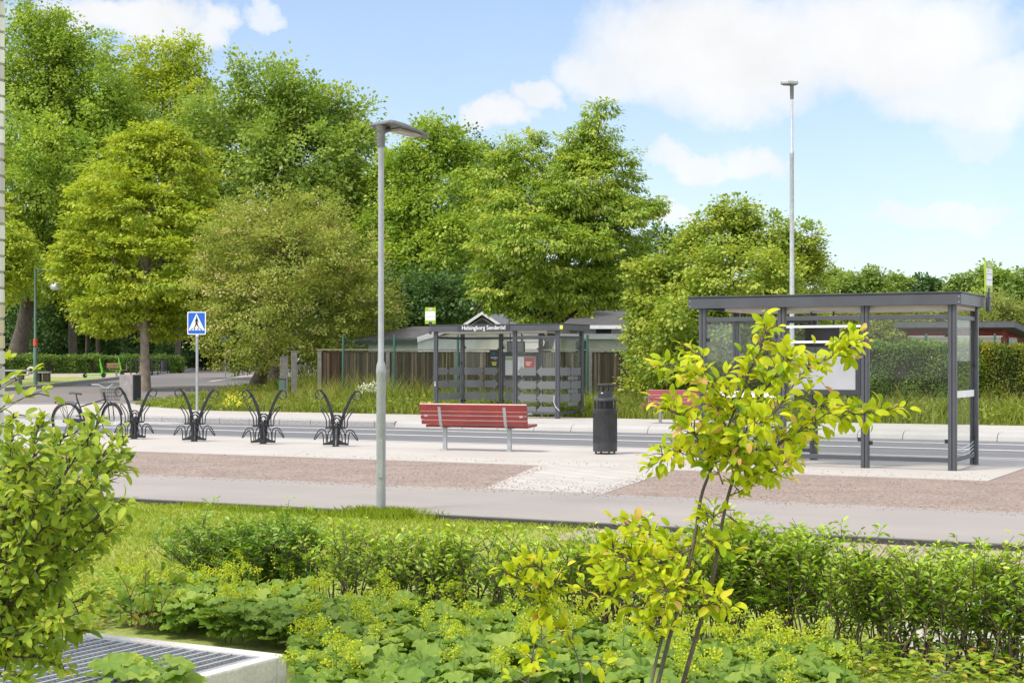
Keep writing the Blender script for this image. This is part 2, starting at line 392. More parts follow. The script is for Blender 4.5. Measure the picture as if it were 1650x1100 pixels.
def _lobed(nl=7, per=4):
    v = [(0.0, 0.0, 0.0)]; n = nl * per
    for i in range(n + 1):
        a = -R(155) + 2 * R(155) * i / n
        ph = (i % per) / per
        r = 0.5 * (0.86 + 0.16 * abs(math.sin(PI * i / per)))
        zz = 0.10 + 0.05 * math.cos(2 * PI * i / per)
        v.append((0.12 + r * math.cos(a), r * math.sin(a), zz))
    f = [(0, i, i + 1) for i in range(1, n + 1)]
    return np.array(v), np.array(f)
T_LOBED = _lobed()

def leaves(P, D, U, L, Wd, tmpl, rnd):
    """instances of a leaf template as plain mesh arrays"""
    T, Fc = tmpl; n = len(P); k = len(T)
    D = nrm(D); S = nrm(np.cross(D, U)); Nn = np.cross(S, D)
    V = (P[:, None, :] + (L[:, None] * T[None, :, 0])[..., None] * D[:, None, :]
         + (Wd[:, None] * T[None, :, 1])[..., None] * S[:, None, :]
         + (L[:, None] * T[None, :, 2])[..., None] * Nn[:, None, :]).reshape(-1, 3)
    Fs = (Fc[None] + (np.arange(n) * k)[:, None, None]).reshape(-1, Fc.shape[1])
    return V, Fs, np.repeat(rnd, len(Fc))
def merge(parts):
    Vs, Fs, Rs = [], {}, {}; o = 0
    for V, Fq, r in parts:
        Vs.append(V); Fs.setdefault(Fq.shape[1], []).append(Fq + o); Rs.setdefault(Fq.shape[1], []).append(r); o += len(V)
    ks = sorted(Fs)
    return np.concatenate(Vs), [np.concatenate(Fs[k]) for k in ks], np.concatenate([np.concatenate(Rs[k]) for k in ks])

def crown_points(lobes, ncl, rng, shell=0.4, rough=0.28):
    c = np.array([l[0][:] for l in lobes]); r = np.array([l[1] for l in lobes])
    w = np.array([(a*b*d) ** 0.70 for a, b, d in r]); w /= w.sum()
    idx = rng.choice(len(lobes), ncl, p=w)
    d = nrm(rng.normal(size=(ncl, 3)))
    rad = (shell + (1 - shell) * rng.random(ncl) ** 0.55) * (1 - rough / 2 + rough * rng.random(ncl))
    return c[idx] + d * r[idx] * rad[:, None], nrm(d / r[idx]), idx
def foliage(lobes, ncl, nleaf, rc, L, aspect, rng, flat=0.6, droop=0.25, tmpl=T_RHOMB, shell=0.4, rough=0.28, outw=0.6, lvar=0.42, zmin=None, upn=0.9):
    P, O, _ = crown_points(lobes, ncl, rng, shell, rough)
    n = ncl * nleaf
    sc = (0.65 + 0.7 * rng.random(ncl))
    off = rng.normal(size=(ncl, nleaf, 3)) * np.array([1, 1, flat]) * 0.6
    pos = (P[:, None, :] + off * rc * sc[:, None, None]).reshape(-1, 3)
    D = (off + O[:, None, :] * outw + rng.normal(size=(ncl, nleaf, 3)) * 0.35).reshape(-1, 3) + np.array([0, 0, -droop])
    U = nrm(np.array([0, 0, upn * .75]) + rng.normal(size=(n, 3)) * 0.33 + np.repeat(O, nleaf, axis=0) * 0.5 + off.reshape(-1, 3) * 0.45)
    Ls = L * (1 - lvar + 2 * lvar * rng.random(n))
    rd = np.clip(np.repeat(rng.random(ncl), nleaf) * 0.72 + rng.random(n) * 0.28, 0, 1)
    if zmin is not None:
        k = pos[:, 2] > zmin; pos, D, U, Ls, rd = pos[k], D[k], U[k], Ls[k], rd[k]
    return leaves(pos, D, U, Ls, Ls * aspect, tmpl, rd), P

def limbs(mb, base, lobes, r0, rng, fork=0.35, nsub=4, wob=0.05, tips=None):
    """trunk from base up through the lobes, a limb to every lobe, twigs from the limbs"""
    base = Vector(base); cs = [Vector(l[0]) for l in lobes]
    top = max(cs, key=lambda c: c.z); H = top.z - base.z
    mid = sum(cs, Vector()) / len(cs)
    trunk = []
    for i in range(9):
        t = i / 8
        p = base.lerp(top, t); p.x += (mid.x - p.x) * 0.25 * math.sin(PI * t) + rng.normal() * wob * H * 0.05
        p.y += rng.normal() * wob * H * 0.05
        trunk.append(p)
    rads = [r0 * (1.35 if i == 0 else 1.0) * (1 - 0.88 * (i / 8) ** 0.8) + 0.012 for i in range(9)]
    trunk[0] = base - Vector((0, 0, 0.15))
    mb.tube(trunk, rads, 10)
    for (c, r) in lobes:
        c = Vector(c); hz = (c.z - base.z) / H
        ft = max(fork * 0.8, min(0.85, hz * 0.62)); k = ft * 8; i = int(k)
        s0 = trunk[i].lerp(trunk[min(i + 1, 8)], k - i)
        rr = max(0.02, r0 * (1 - ft) * 0.55)
        m1 = s0.lerp(c, 0.5) + Vector((rng.normal() * 0.1, rng.normal() * 0.1, 0.10)) * (c - s0).length
        mb.tube([s0, s0.lerp(m1, 0.55) + Vector((0, 0, -0.03)) * (c - s0).length, m1, c], [rr, rr * 0.8, rr * 0.6, rr * 0.3], 6)
        for q in range(nsub):
            d = Vector(nrm(rng.normal(size=3))); d.z = abs(d.z) * 0.6
            e = c + Vector((d.x * r[0], d.y * r[1], d.z * r[2])) * 0.85
            st = m1.lerp(c, rng.random())
            md = st.lerp(e, 0.5) + Vector((0, 0, 0.08)) * (e - st).length
            mb.tube([st, md, e], [rr * 0.35, rr * 0.22, 0.006], 5)

def tree(name, label, cat, base, Y, lob, leafmat, barkmat, ncl, nleaf, rc, L, aspect=0.55, r0=0.2, fork=0.35, depth=0.8, group=None, seed=1, dy=None, **kw):
    """lob: (px, py, rx_px, ry_px[, dY]) outline masses at distance Y"""
    rng = np.random.default_rng(seed)
    k = Y / F; lobes = []
    for i, l in enumerate(lob):
        dYy = l[4] if len(l) > 4 else rng.uniform(-0.5, 0.5) * l[2] * k
        Yl = Y + dYy; kk = Yl / F
        lobes.append((W(l[0], l[1], Yl), (l[2] * kk, l[2] * kk * depth, l[3] * kk)))
    t = thing(name, label, cat, base, 0, group)
    off = np.array(base); full = list(lobes)
    for c_, r_ in lobes:                                          # smaller bulges on every mass make the outline uneven
        for _ in range(7):
            d_ = Vector(nrm(rng.normal(size=3))); q_ = rng.uniform(.28, .5)
            full.append((c_ + Vector((d_.x*r_[0], d_.y*r_[1], d_.z*r_[2]))*rng.uniform(.75, 1.0), (max(r_[0]*q_, .3), max(r_[1]*q_, .3), max(r_[2]*q_, .25))))
    (V, Fq, rd), P = foliage(full, int(ncl * 1.45), nleaf, rc * .72, L * .95, aspect * 1.15, rng, **kw)
    numesh('crown', V - off, Fq, leafmat, t, rd)
    mb = MB(); limbs(mb, base, lobes, r0, rng, fork)
    mb.v = [tuple(np.array(v) - off) for v in mb.v]
    mb.build('trunk', barkmat, t, sharp=60)
    return t

def text_mesh(body, size, depth=0.004, align='CENTER'):
    cu = bpy.data.curves.new('lettering', 'FONT'); cu.body = body; cu.size = size; cu.extrude = depth
    cu.align_x = align; cu.align_y = 'CENTER'
    o = bpy.data.objects.new('lettering', cu); C.objects.link(o)
    bpy.context.view_layer.update()
    dg = bpy.context.evaluated_depsgraph_get()
    me = bpy.data.meshes.new_from_object(o.evaluated_get(dg))
    bpy.data.objects.remove(o); bpy.data.curves.remove(cu)
    me.materials.clear()
    return me
def put_text(body, size, mtx, m, parent, name='lettering', depth=0.003, sx=1.0):
    me = text_mesh(body, size, depth)
    me.transform(mtx @ Matrix.Diagonal((sx, 1, 1, 1))); me.materials.append(m)
    o = bpy.data.objects.new(name, me); C.objects.link(o); o.parent = parent
    return o
UPRIGHT = Matrix.Rotation(R(90), 4, 'X')          # text lying in xy stands up, facing -y

# ------------------------------------------------------------------ the setting
def fnoise(x, y, seed, scale=1.0):
    r = np.random.default_rng(seed); s = np.zeros_like(x)
    for i in range(9):
        a = r.uniform(0, 2*PI); fq = scale * r.uniform(0.6, 2.4); s += np.sin((x*math.cos(a) + y*math.sin(a)) * fq + r.uniform(0, 6.28)) / (0.6 + 0.3*i)
    s = (s - s.min()) / max(1e-9, s.max() - s.min())
    return s
def inpoly(x, y, poly):
    ins = np.zeros(len(x), dtype=bool); n = len(poly); j = n - 1
    for i in range(n):
        xi, yi = poly[i][0], poly[i][1]; xj, yj = poly[j][0], poly[j][1]
        c = ((yi > y) != (yj > y)) & (x < (xj - xi) * (y - yi) / ((yj - yi) or 1e-9) + xi)
        ins ^= c; j = i
    return ins
def scatter(poly, n, rng):
    xs = [p[0] for p in poly]; ys = [p[1] for p in poly]; out = np.zeros((0, 2))
    while len(out) < n:
        q = np.column_stack([rng.uniform(min(xs), max(xs), n * 2), rng.uniform(min(ys), max(ys), n * 2)])
        out = np.concatenate([out, q[inpoly(q[:, 0], q[:, 1], poly)]])
    return out[:n]
gv = np.vectorize(g)

def sheet(name, pts, z, m):
    bm = bmesh.new(); vs = [bm.verts.new((p[0], p[1], 0)) for p in pts]; bm.faces.new(vs)
    for yy in (58.0, 151.75):
        bmesh.ops.bisect_plane(bm, geom=bm.verts[:] + bm.edges[:] + bm.faces[:], plane_co=(0, yy, 0), plane_no=(0, 1, 0))
    for v in bm.verts: v.co.z = g(v.co.y) + z
    bmesh.ops.recalc_face_normals(bm, faces=bm.faces[:])
    for f in bm.faces:
        if f.normal.z < 0: f.normal_flip()
    me = bpy.data.meshes.new(name); bm.to_mesh(me); bm.free(); me.materials.append(m)
    o = bpy.data.objects.new(name, me); C.objects.link(o); return struct(o)
def slab(name, pts, zt, zb, m):
    mb = MB(); mb.prism([(p[0], p[1], zb) for p in pts], (0, 0, zt - zb)); return struct(mb.build(name, m))
def band(s0, s1, t0, t1): return [ST(s0, t0), ST(s1, t0), ST(s1, t1), ST(s0, t1)]

sheet('ground', [(-900, -80), (900, -80), (900, 950), (-900, 950)], -0.20, M['earth'])
slab('lawn', band(-45, 25, 0.5, 14.05), -0.06, -0.18, M['lawn'])
slab('path', band(-60, 30, 14.05, 17.05), 0.0, -0.17, M['path'])
slab('path_edge', band(-60, 30, 13.98, 14.045), -0.008, -0.15, M['path_edge'])
slab('gravel_bed', band(-60, 30, 17.06, 26.0), -0.010, -0.165, M['gravel'])
S_END = -4.1
slab('platform', band(-60, S_END, 21.35, 26.14), 0.0, -0.16, M['slab'])
slab('paved_link', [G(780, 785.5), G(868, 748.5), G(905, 740), G(1110, 740), G(1083, 758), G(972, 794)], -0.004, -0.158, M['paver'])
slab('kerb_stone', band(-60, S_END + 0.3, 26.15, 26.4), 0.006, -0.17, M['kerb'])
slab('road', band(-90, 60, 26.41, 34.28), -0.13, -0.18, M['road'])
slab('road_marking', band(-70, 50, 30.95, 31.07), -0.126, -0.1299, M['line'])
slab('road_marking', band(-70, 50, 33.1, 33.2), -0.126, -0.1299, M['line'])
slab('road_marking', band(-70, 50, 27.75, 27.85), -0.126, -0.1299, M['line'])
# raised pale crossing on the left
cr = [G(-120, 664, -0.12), G(212, 668.5, -0.12), G(300, 682, -0.12), G(-160, 690, -0.12)]
slab('crossing_ramp', cr, -0.122, -0.1299, M['kerb'])
s_k = -21.4
mb = MB(); r_ = random.Random(3)
prof = [(34.29, -0.17), (34.29, -0.115), (34.33, -0.03), (34.40, 0.02), (34.52, 0.045), (34.95, 0.05), (34.95, -0.17)]
s = s_k
while s < 40:
    L = 0.985; pts = [ST(s, t, z) for t, z in prof]; mb.prism(pts, AX * L); s += 1.0
struct(mb.build('bus_kerb', M['kerb']))
mb = MB(); s = -80
prof2 = [(34.29, -0.17), (34.29, 0.0), (34.33, 0.03), (34.6, 0.03), (34.6, -0.17)]
while s < s_k - 0.01:
    mb.prism([ST(s, t, z) for t, z in prof2], AX * min(0.985, s_k - s - 0.005)); s += 1.0
struct(mb.build('granite_kerb', M['granite']))
slab('far_pavement', [ST(-80, 34.61), ST(s_k, 34.61), ST(s_k, 34.96), ST(40, 34.96), ST(40, 39.7), ST(-6, 39.5), ST(-14, 39.2), ST(-20, 39.4), ST(-80, 39.4)], 0.012, -0.16, M['slab'])
slab('corner_pavement', [G(-120, 652.5), G(214, 650.5), G(245, 655), G(330, 662), G(330, 666), G(-120, 666)], 0.004, -0.16, M['slab'])
VERGE = [G(215, 650.5), G(243, 656), (G(330, 661.5)), ST(-19.5, 39.3), ST(-14, 39.1), ST(-6, 39.4), ST(40, 39.6), ST(40, 66), G(1150, 646), G(520, 640), G(520, 612), G(440, 618), G(345, 634), G(250, 645)]
sheet('verge', VERGE, -0.002, M['verge'])
sheet('side_road', [G(-120, 653), G(215, 650), G(250, 645), G(345, 633.5), G(440, 617.5), G(560, 606), G(660, 604), G(660, 592), G(430, 590), G(330, 594), G(240, 603.5), G(170, 612.5), G(60, 624.5), G(-120, 637)], -0.05, M['sideroad'])
def linez(pts, w, z, m):
    for a, b in zip(pts[:-1], pts[1:]):
        d = (b - a); d.z = 0; n = Vector((-d.y, d.x, 0)).normalized() * w / 2
        sheet('road_marking', [a - n, b - n, b + n, a + n], z, m)
linez([G(338, 613), G(390, 605.5), G(455, 597.5)], 0.22, -0.045, M['line'])
linez([G(300, 641), G(352, 632.5)], 0.15, -0.045, M['line'])
linez([G(-60, 651), G(150, 645), G(190, 643)], 0.12, -0.045, M['line'])
# far kerb, grass strip, sandy path on the other side of the side road
far_k = [G(-120, 637), G(60, 624), G(170, 612), G(240, 603), G(330, 593.6), G(430, 589.6), G(660, 591.6)]
mb = MB()
for a, b in zip(far_k[:-1], far_k[1:]):
    for i in range(12):
        p = a.lerp(b, i / 12); q = a.lerp(b, (i + 0.985) / 12); p.z = g(p.y) + 0.0; q.z = g(q.y) + 0.0
        mb.bar(p, q, 0.3, 0.24)
struct(mb.build('granite_kerb', M['granite']))
sheet('grass_strip', [G(-120, 636), G(60, 623.5), G(170, 611.5), G(185, 606.5), G(-120, 611)], 0.02, M['lawn'])
sheet('sandy_path', [G(-120, 611.5), G(185, 606.6), G(172, 611), G(240, 603), G(330, 593.4), G(430, 589.4), G(660, 591), G(660, 586), G(300, 590), G(140, 599), G(-120, 604)], 0.01, M['sand'])
slab('soil_strip', band(-6.5, 16, 12.9, 13.97), -0.052, -0.15, M['soil'])
slab('garden_paving', [G(1430, 1000), G(1560, 955), G(1760, 935), G(1800, 1050), G(1500, 1075)], -0.05, -0.15, M['paver'])

# ---- lawn grass
def blades(P, H, Wd, lean, rng, rnd):
    n = len(P); a = rng.uniform(0, 2*PI, n); side = np.column_stack([np.cos(a), np.sin(a), np.zeros(n)]) * Wd[:, None] / 2
    b = rng.uniform(0, 2*PI, n); tip = np.column_stack([np.cos(b) * lean * H, np.sin(b) * lean * H, H])
    mid = np.column_stack([np.cos(b) * lean * H * 0.25, np.sin(b) * lean * H * 0.25, H * 0.55])
    V = np.stack([P - side, P + side, P + mid + side * 0.8, P + tip, P + mid - side * 0.8], axis=1).reshape(-1, 3)
    i = np.arange(n)[:, None] * 5
    return V, i + np.array([0, 1, 2, 3, 4])[None], rnd
M['grass'] = leaf_mat('lawn_grass', [(0, (0.146, 0.238, 0.016)), (0.45, (0.301, 0.385, 0.027)), (0.8, (0.430, 0.451, 0.054)), (1, (0.482, 0.418, 0.135))], 0.35, 0.5, 0.25)
M['meadow'] = leaf_mat('meadow_grass', [(0, (0.123, 0.180, 0.019)), (0.5, (0.246, 0.303, 0.038)), (0.8, (0.387, 0.369, 0.076)), (1, (0.475, 0.369, 0.190))], 0.35, 0.55, 0.25)
rng = np.random.default_rng(5)
LAWN = [G(-80, 802), G(1450, 866.5), G(1750, 905), G(1750, 1090), G(600, 1090), G(-80, 1000)]
LAWN = [ST(-19, 13.97), ST(3, 13.97), ST(3, 7.5), ST(-4, 7.5), ST(-13, 8.5), ST(-19, 12)]
q = scatter(LAWN, 190000, rng)
px = CX + F * q[:, 0] / q[:, 1]
q = q[(px > -60) & (px < 1720)]
sv = q[:, 0] * AX.x + q[:, 1] * AX.y; tv = q[:, 0] * BX.x + q[:, 1] * BX.y
n1 = fnoise(q[:, 0], q[:, 1], 21, 1.6); n2 = fnoise(q[:, 0], q[:, 1], 22, 0.7)
keep = ~((sv > -6.4) & (tv > 12.9) & (rng.random(len(q)) < 0.9))
bare = (sv > -7) & (rng.random(len(q)) < 0.45); keep &= ~bare
q, n1, n2, tv = q[keep], n1[keep], n2[keep], tv[keep]; n = len(q)
Hh = 0.018 + 0.022 * rng.random(n) + 0.045 * np.clip((n1 - 0.62) * 4, 0, 1) * rng.random(n) + 0.02 * (tv > 13.7) * rng.random(n)
tall = np.clip((n1 - 0.62) * 4, 0, 1)
rd = np.clip(0.58 - 0.34 * tall + 0.35 * (n2 - 0.5) + rng.normal(size=n) * 0.16, 0, 1)
P = np.column_stack([q, np.full(n, -0.06)])
parts = [blades(P, Hh, np.full(n, 0.008), 0.8, rng, rd)]
# taller tuft round the lamp foot and along the path edge
pole = G(614, 822.5, 0)
m_ = 3400; qa = np.column_stack([rng.normal(size=m_) * 0.24, -np.abs(rng.normal(size=m_)) * 0.16])
pp = np.array([[pole.x + 0.1 + a * AX.x + (b + 0.03) * BX.x, pole.y + a * AX.y + (b + 0.03) * BX.y] for a, b in qa])
parts.append(blades(np.column_stack([pp, np.full(m_, -0.06)]), 0.03 + 0.10 * rng.random(m_), np.full(m_, 0.008), 0.55, rng, np.clip(0.22 + 0.35 * rng.random(m_), 0, 1)))
m_ = 1500; sa = rng.uniform(-11.5, -8.2, m_) ; ta = 13.96 - np.abs(rng.normal(size=m_)) * 0.08
pp = np.column_stack([sa * AX.x + ta * BX.x, sa * AX.y + ta * BX.y, np.full(m_, -0.06)])
parts.append(blades(pp, 0.03 + 0.06 * rng.random(m_), np.full(m_, 0.008), 0.55, rng, np.clip(0.3 + 0.4 * rng.random(m_), 0, 1)))
V, Fq, rr = merge(parts)
o = numesh('lawn_grass', V, Fq, M['grass'], None, rr)
tag(o, 'short mown yellow-green lawn grass beside the asphalt path', 'grass', None, 'stuff')

# ---- wild verge
rng = np.random.default_rng(6)
n = 120000
q = scatter([p[:2] for p in VERGE], n * 2, rng)
px = CX + F * q[:, 0] / q[:, 1]; tv = q[:, 0] * BX.x + q[:, 1] * BX.y
q = q[(px > 150) & (px < 1720) & (rng.random(len(q)) < np.clip(1.25 - (tv - 39.3) * 0.06, 0.25, 1))]
n = len(q); tv = q[:, 0] * BX.x + q[:, 1] * BX.y; px = CX + F * q[:, 0] / q[:, 1]
wild = np.exp(-((px - 590) / 110) ** 2) * np.clip((q[:, 1] - 48.5) / 3, 0, 1)
n1 = fnoise(q[:, 0], q[:, 1], 31, 0.9); n2 = fnoise(q[:, 0], q[:, 1], 32, 0.5)
edge = np.clip((tv - 39.2) / 3.5, 0, 1)
left = np.clip((px - 230) / 150, 0.15, 1) * np.where(px < 480, 0.75, 1)
Hh = (0.10 + 0.22 * rng.random(n) + 0.40 * edge * (0.35 + 0.65 * n1) * rng.random(n)) * left
Hh = Hh + wild * 0.45 * rng.random(n)
stalk = rng.random(n) < 0.16 + 0.25 * wild
Hh = np.where(stalk, Hh * 1.7, Hh)
wd = np.where(stalk, 0.012, 0.028)
rd = np.clip(0.27 + 0.5 * (n2 - 0.5) + rng.normal(size=n) * 0.17 + np.where(stalk, 0.38, 0), 0, 1)
gz = gv(q[:, 1])
parts = [blades(np.column_stack([q, gz]), Hh, wd, 0.45, rng, rd)]
# broad-leaved weeds
mcl = 2600; qi = rng.choice(n, mcl); cc = q[qi]; ch = (0.08 + 0.28 * rng.random(mcl)) * left[qi]
k = 16
off = rng.normal(size=(mcl, k, 3)) * np.array([0.13, 0.13, 0.07])
pos = (np.column_stack([cc, gv(cc[:, 1]) + ch])[:, None] + off).reshape(-1, 3); pos[:, 2] = np.maximum(pos[:, 2], 0.03)
D = off.reshape(-1, 3) + rng.normal(size=(mcl * k, 3)) * 0.08
U = np.array([0, 0, 1]) + rng.normal(size=(mcl * k, 3)) * 0.4
Ls = 0.07 + 0.07 * rng.random(mcl * k)
parts.append(leaves(pos, D, U, Ls, Ls * 0.5, T_RHOMB, np.clip(np.repeat(rng.random(mcl) * 0.5, k) + 0.15 * rng.random(mcl * k), 0, 1)))
V, Fq, rr = merge(parts)
o = numesh('meadow_grass', V, Fq, M['meadow'], None, rr)
tag(o, 'tall unmown grass and weeds on the verge behind the bus stop', 'grass', None, 'stuff')
# yellow and white wild flowers
def petals(cent, k, spread, size, rng):
    n = len(cent); off = rng.normal(size=(n, k, 3)) * spread
    pos = (cent[:, None] + off).reshape(-1, 3)
    D = rng.normal(size=(n * k, 3)); U = np.array([0, 0, 1]) + rng.normal(size=(n * k, 3)) * 0.5
    L = size * (0.7 + 0.6 * rng.random(n * k))
    return leaves(pos, D, U, L, L * 0.9, T_RHOMB, rng.random(n * k))
M['yellow_fl'] = leaf_mat('yellow_flowers', [(0, (0.62, 0.60, 0.05)), (1, (0.78, 0.62, 0.03))], 0.3)
M['white_fl'] = leaf_mat('white_flowers', [(0, (0.72, 0.72, 0.62)), (1, (0.80, 0.79, 0.72))], 0.3)
cy = []
for (x, y, nn, sp) in [(372, 642, 14, 12), (690, 640, 14, 7), (700, 655, 8, 8), (380, 652, 8, 10), (880, 655, 4, 10), (1085, 668, 4, 20)]:
    for _ in range(nn):
        p = G(x + rng.normal() * sp, y + 16 + rng.normal() * 2); p.z += 0.30 + 0.15 * rng.random(); cy.append(p[:])
o = numesh('yellow_wildflowers', *petals(np.array(cy), 9, 0.035, 0.06, rng)[:2], M['yellow_fl'], None)
tag(o, 'scattered small yellow wild flowers in the grass verge', 'flowers', None, 'stuff')
cy = []
for (x, y, nn, sx, sy) in [(600, 622, 26, 9, 4), (1450, 655, 30, 90, 5), (585, 626, 8, 10, 3), (1300, 652, 14, 60, 4)]:
    for _ in range(nn):
        p = W(x + rng.normal() * sx, y + rng.normal() * sy, 47 if x > 1000 else 50); cy.append(p[:])
o = numesh('white_wildflowers', *petals(np.array(cy), 8, 0.03, 0.05, rng)[:2], M['white_fl'], None)
tag(o, 'small white wild flowers scattered in the tall verge grass', 'flowers', None, 'stuff')
M['poppy'] = leaf_mat('poppy_petal', [(0, (0.60, 0.06, 0.015)), (1, (0.72, 0.12, 0.02))], 0.4)
for i, (x, y, Y, lb) in enumerate([(375, 633, 50, 'red poppy just right of the crossing sign post'), (275, 638, 54, 'small red poppy between the first two bicycle racks'),
        (420, 641, 49, 'small red poppy above the third bicycle rack'), (1556, 659, 43, 'large red poppy seen through the side glass of the right shelter')]):
    top = W(x, y, Y); t = thing('poppy', lb, 'poppy', (top.x, top.y, g(Y)), 0, 'poppies in the verge')
    h = top.z - g(Y); mb = MB(); mb.tube([(0, 0, 0), (0.02, 0, h * 0.5), (0, 0, h)], 0.006, 5); mb.build('stem', M['stem_green'], t)
    kk = 6; a = np.arange(kk) * 2 * PI / kk
    D = np.column_stack([np.cos(a), np.sin(a), np.full(kk, 0.55)])
    V, Fq, rr = leaves(np.tile([0, 0, h], (kk, 1)), D, np.tile([0, 0, 1.0], (kk, 1)), np.full(kk, 0.085), np.full(kk, 0.095), T_HEX, rng.random(kk))
    numesh('bloom', V, Fq, M['poppy'], t, rr)

# ------------------------------------------------------------------ street furniture
# ---- bicycle racks
def make_rack():
    t = thing('bicycle_rack', 'x', 'bicycle rack', (0,0,0), 0, 'black bicycle racks in a row on the pale slabs')
    mb = MB()
    for sx in (-1, 1):                                            # two flat uprights with a slit between them
        mb.prism([(sx*0.012, -0.05, 0), (sx*0.052, -0.05, 0), (sx*0.040, -0.04, 0.42), (sx*0.030, -0.03, 0.46), (sx*0.014, -0.03, 0.42)], (0, 0.10, 0))
    mb.box(-0.06, 0.06, -0.08, 0.08, 0.0, 0.012)
    mb.build('post', M['black'], t, 0.003)
    for sx in (-1, 1):
        mb = MB(); mb.prism([(sx*0.05, -0.03, 0.135), (sx*0.05, -0.03, 0.03), (sx*0.235, -0.03, 0.025), (sx*0.235, -0.03, 0.058), (sx*0.15, -0.03, 0.075)], (0, 0.06, 0))
        mb.build('foot_plate', M['black'], t, 0.003); mb = MB()
        mb.box(min(sx*0.04, sx*0.19), max(sx*0.04, sx*0.19), -0.06, 0.06, 0.33, 0.358)
        mb.prism([(sx*0.03, 0.0, 0.34), (sx*0.18, 0.0, 0.34), (sx*0.10, 0.0, 0.375), (sx*0.03, 0, 0.42)], (0, 0.02, 0))
        mb.build('bracket', M['black'], t, 0.003)
    for sx, pts in ((-1, [(-.030, .10), (-.045, .39), (-.062, .54), (-.11, .72), (-.195, .915), (-.265, 1.01), (-.31, 1.04)]),
                    (1, [(.030, .10), (.05, .36), (.10, .48), (.165, .675), (.28, .92), (.345, 1.0), (.385, 1.02)])):
        mb = MB(); k = len(pts); yy = -0.02 if sx < 0 else 0.04
        w = [.05, .058, .058, .056, .050, .045, .030]
        for i in range(k - 1):
            a = Vector((pts[i][0], yy, pts[i][1])); b = Vector((pts[i+1][0], yy, pts[i+1][1]))
            d = (b - a).normalized(); n_ = Vector((-d.z, 0, d.x))
            n0 = n_; n1 = n_
            if i > 0:
                c = Vector((pts[i-1][0], yy, pts[i-1][1])); d0 = (a - c).normalized(); n0 = (n_ + Vector((-d0.z, 0, d0.x))).normalized()
            if i < k - 2:
                c = Vector((pts[i+2][0], yy, pts[i+2][1])); d1 = (c - b).normalized(); n1 = (n_ + Vector((-d1.z, 0, d1.x))).normalized()
            mb.prism([a - n0*w[i]/2, b - n1*w[i+1]/2, b + n1*w[i+1]/2, a + n0*w[i]/2], (0, 0.030, 0))
        arm = mb.build('arm', M['black'], t, 0.003)
        mb = MB(); cx, cz, rr = (-.30, .955, .085) if sx < 0 else (.375, .935, .082)
        ang = [R(60 if sx < 0 else 120) + sx * -1 * R(0) + (1 if sx < 0 else -1) * R(300) * i / 22 for i in range(23)]
        mb.tube([(cx + rr*math.cos(a), yy + 0.015 - 0.03 * i / 22, cz + rr*0.98*math.sin(a)) for i, a in enumerate(ang)], 0.0118, 8)
        mb.build('ring', M['black'], arm)
    def loop(path, w, y0, lean=.02):
        """a bent bar loop: up one side of the centre line, round the tip and back down the other side"""
        ctr = [Vector((x, 0, z_)) for x, z_ in path]
        for _ in range(2):                                        # round the corners
            c2 = [ctr[0]]
            for a, b in zip(ctr[:-1], ctr[1:]): c2 += [a.lerp(b, .25), a.lerp(b, .75)]
            ctr = c2 + [ctr[-1]]
        n_ = len(ctr); lft, rgt = [], []
        for i, p in enumerate(ctr):
            d = (ctr[min(i+1, n_-1)] - ctr[max(i-1, 0)]).normalized(); nn = Vector((-d.z, 0, d.x)); u = i/(n_-1)
            hw = w/2 * (.62 + .38*math.sin(PI*min(1, u*1.05)))
            lft.append(p + nn*hw + Vector((0, y0 - lean, 0))); rgt.append(p - nn*hw + Vector((0, y0 + lean, 0)))
        e = ctr[-1] + Vector((0, y0, 0)); d = (ctr[-1] - ctr[-2]).normalized()
        mid = [lft[-1].lerp(e + d*w*.42, .6), e + d*w*.45, rgt[-1].lerp(e + d*w*.42, .6)]
        mb = MB(); mb.tube(lft + mid + rgt[::-1], 0.0105, 7); return mb.build('wheel_loop', M['black'], t)
    loop([(-.150, .35), (-.150, .50), (-.175, .56), (-.262, .69)], .052, 0.0)
    loop([(.185, .35), (.185, .50), (.215, .56), (.318, .69)], .052, 0.0)
    loop([(-.200, .05), (-.200, .20), (-.225, .285), (-.30, .285), (-.385, .145)], .055, -0.02)
    loop([(.210, .045), (.210, .20), (.235, .285), (.31, .285), (.398, .14)], .055, -0.02)
    loop([(.165, .06), (.160, .20), (.12, .30), (.01, .40)], .055, -0.09)
    loop([(-.145, .06), (-.140, .20), (-.11, .28), (-.03, .35)], .055, 0.09)
    loop([(.105, .35), (.105, .48), (.07, .555), (0, .55), (-.055, .45)], .05, -0.06)
    loop([(-.085, .35), (-.085, .48), (-.05, .55), (.03, .55), (.09, .46)], .05, 0.08)
    return t
rack = make_rack()
for i, ((x, y), lb) in enumerate(zip([(541, 719), (424, 715), (313, 711), (216, 707)],
        ['black bicycle rack with curled arms, nearest the grey lamp post', 'black bicycle rack with curled arms standing right of the crossing sign',
         'empty black bicycle rack with curled arms in front of the crossing sign', 'black bicycle rack with curled arms beside the parked bicycle'])):
    o = rack if i == 0 else copy_tree(rack)
    o.location = G(x, y); o.rotation_euler = (R((.0, .6, -.5, .4)[i]), R((.5, -.7, .3, -.2)[i]), R((-4, -6, -2.5, -5)[i])); o['label'] = lb

